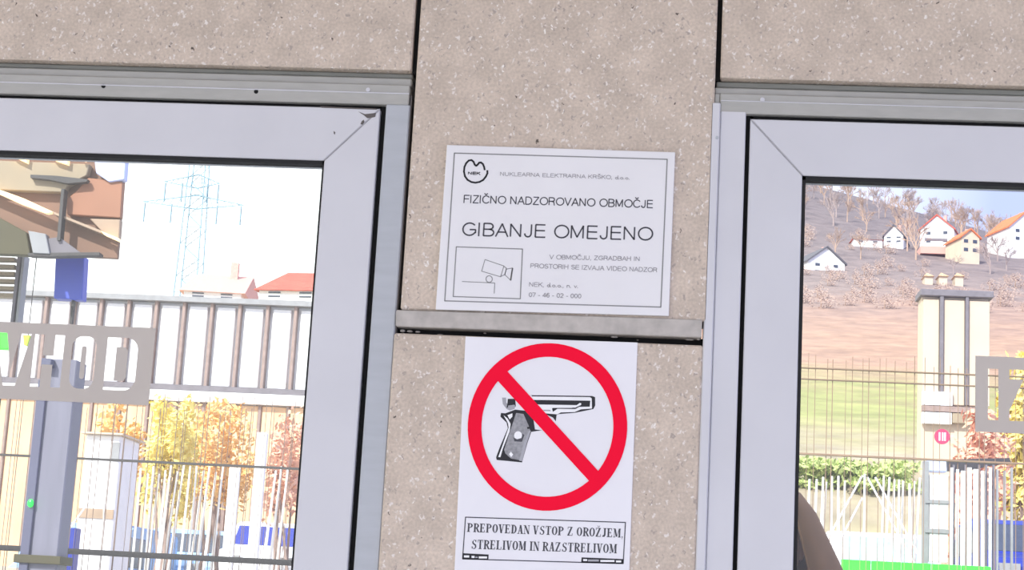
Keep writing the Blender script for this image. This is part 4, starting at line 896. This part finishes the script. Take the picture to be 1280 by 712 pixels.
# ---------------- reflection of the camera holder, built as a solid figure behind the right door
PX, PY = at(958, 700, 2.19).x, 2.19
pe = thing('person', 'reflected person in a brown hooded jacket with raised hands, half hidden behind the right door stile', 'person', (PX, PY, 0))
def skinned(name, pts, edges, m, parent, sub=2, root=0):
    me = bpy.data.meshes.new(name); me.from_pydata([p[:3] for p in pts], edges, []); ob = bpy.data.objects.new(name, me); COL.objects.link(ob)
    sk = ob.modifiers.new('s', 'SKIN'); sk.use_smooth_shade = True
    lay = me.skin_vertices[0] if me.skin_vertices else None
    if lay is None:
        bm = bmesh.new(); bm.from_mesh(me); bm.verts.layers.skin.verify(); bm.to_mesh(me); bm.free(); lay = me.skin_vertices[0]
    for v, p in zip(lay.data, pts): v.radius = (p[3], p[4] if len(p) > 4 else p[3])
    lay.data[root].use_root = True
    ob.modifiers.new('u', 'SUBSURF').levels = sub
    dg = bpy.context.evaluated_depsgraph_get(); dg.update(); me2 = bpy.data.meshes.new_from_object(ob.evaluated_get(dg)); bpy.data.objects.remove(ob)
    for p in me2.polygons: p.use_smooth = True
    return link(name, me2, parent, m)
x, y = PX, PY
# body: pelvis, spine, neck; arms bent forward (towards -y); legs
bp_ = [(x, y, .98, .16, .12), (x, y, 1.18, .15, .11), (x, y, 1.36, .18, .12), (x, y, 1.47, .11, .09), (x, y-.01, 1.545, .06, .06),
       (x-.19, y, 1.44, .075), (x-.26, y-.10, 1.20, .055), (x-.13, y-.34, 1.36, .04), (x+.19, y, 1.44, .075), (x+.27, y-.10, 1.20, .055), (x+.15, y-.34, 1.36, .04),
       (x-.10, y, .90, .10), (x-.11, y-.02, .50, .065), (x-.12, y+.02, .10, .045), (x+.10, y, .90, .10), (x+.11, y-.02, .50, .065), (x+.12, y+.02, .10, .045)]
be = [(0, 1), (1, 2), (2, 3), (3, 4), (2, 5), (5, 6), (6, 7), (2, 8), (8, 9), (9, 10), (0, 11), (11, 12), (12, 13), (0, 14), (14, 15), (15, 16)]
skinned('body', bp_, be, C['trous'], pe)
jk = [(x, y, .90, .19, .15), (x, y, 1.18, .185, .145), (x, y, 1.36, .22, .15), (x, y, 1.48, .14, .12), (x, y, 1.56, .10, .10), (x-.19, y, 1.45, .10), (x-.27, y-.10, 1.20, .075), (x-.14, y-.32, 1.35, .055), (x+.19, y, 1.45, .10), (x+.28, y-.10, 1.20, .075), (x+.155, y-.32, 1.35, .055)]
skinned('jacket', jk, [(0, 1), (1, 2), (2, 3), (3, 4), (2, 5), (5, 6), (6, 7), (2, 8), (8, 9), (9, 10)], C['jacket'], pe)
hc = (x, y-.01, 1.665)
hd = MB().ball(hc, .098, 20, (.82, 1.0, 1.22)); hdo = T('head', C['skin'], pe, hd)
for p in hdo.data.polygons: p.use_smooth = True
T('nose', C['skin'], hdo, MB().tube((x, y-.10, 1.68), (x, y-.128, 1.65), .008, .015, 8))
T('mouth', C['crimson'], hdo, MB().box((x-.022, y-.102, 1.612), (x+.022, y-.094, 1.619)))
for sg in (-1, 1):
    ey = T('eye', C['white'], hdo, MB().ball((x+sg*.032, y-.094, 1.685), .012, 10)); T('ear', C['skin'], hdo, MB().ball((x+sg*.082, y, 1.665), .03, 10, (.35, .6, 1)))
    T('pupil', C['dark'], hdo, MB().ball((x+sg*.032, y-.104, 1.685), .005, 8))
# hood: open-fronted shell flowing down to the shoulders
me = MB(); R1_ = 18
rings = [(1.43, .255, .165), (1.50, .235, .155), (1.56, .208, .15), (1.62, .178, .145), (1.69, .142, .14), (1.75, .112, .125), (1.795, .075, .09), (1.815, .02, .03)]
for z_, rx_, ry_ in rings:
    for j in range(R1_+1):
        a_ = math.radians(-60+300*j/R1_); me.v.append((x+rx_*math.cos(a_), y+.015+ry_*math.sin(a_), z_))
for i in range(len(rings)-1):
    for j in range(R1_): a_ = i*(R1_+1)+j; me.f.append((a_, a_+1, a_+R1_+2, a_+R1_+1))
ho = T('hood', C['jacket'], pe, me); sm = ho.modifiers.new('t', 'SOLIDIFY'); sm.thickness = .008; sm.offset = 1
for p in ho.data.polygons: p.use_smooth = True
# hands with five fingers each round the phone
for sg, wx in ((-1, x-.135), (1, x+.152)):
    hnd = skinned('hand', [(wx, y-.34, 1.365, .030, .022), (wx-sg*.02, y-.385, 1.395, .036, .018), (wx-sg*.03, y-.41, 1.42, .034, .016)], [(0, 1), (1, 2)], C['skin'], pe)
    for k in range(4):
        z_ = 1.405+k*.018; skinned('finger', [(wx-sg*.025, y-.40, z_, .009), (wx-sg*.045, y-.43, z_+.008, .009), (wx-sg*(.075-.004*abs(k-1)), y-.425, z_+.008, .008)], [(0, 1), (1, 2)], C['skin'], hnd, 1)
    skinned('thumb', [(wx-sg*.02, y-.385, 1.40, .011), (wx-sg*.045, y-.372, 1.42, .010), (wx-sg*.072, y-.378, 1.43, .009)], [(0, 1), (1, 2)], C['skin'], hnd, 1)
for sg in (-1, 1): T('shoe', C['dark'], pe, MB().box((x+sg*.12-.045, y-.19, 0), (x+sg*.12+.045, y+.09, .085)), .02)
ph = MB().box((x-.075, y-.408, 1.405), (x+.085, y-.400, 1.48)).build('phone', C['dark'], None, .003); tag(ph, 'dark phone held up in both hands by the person', 'phone')
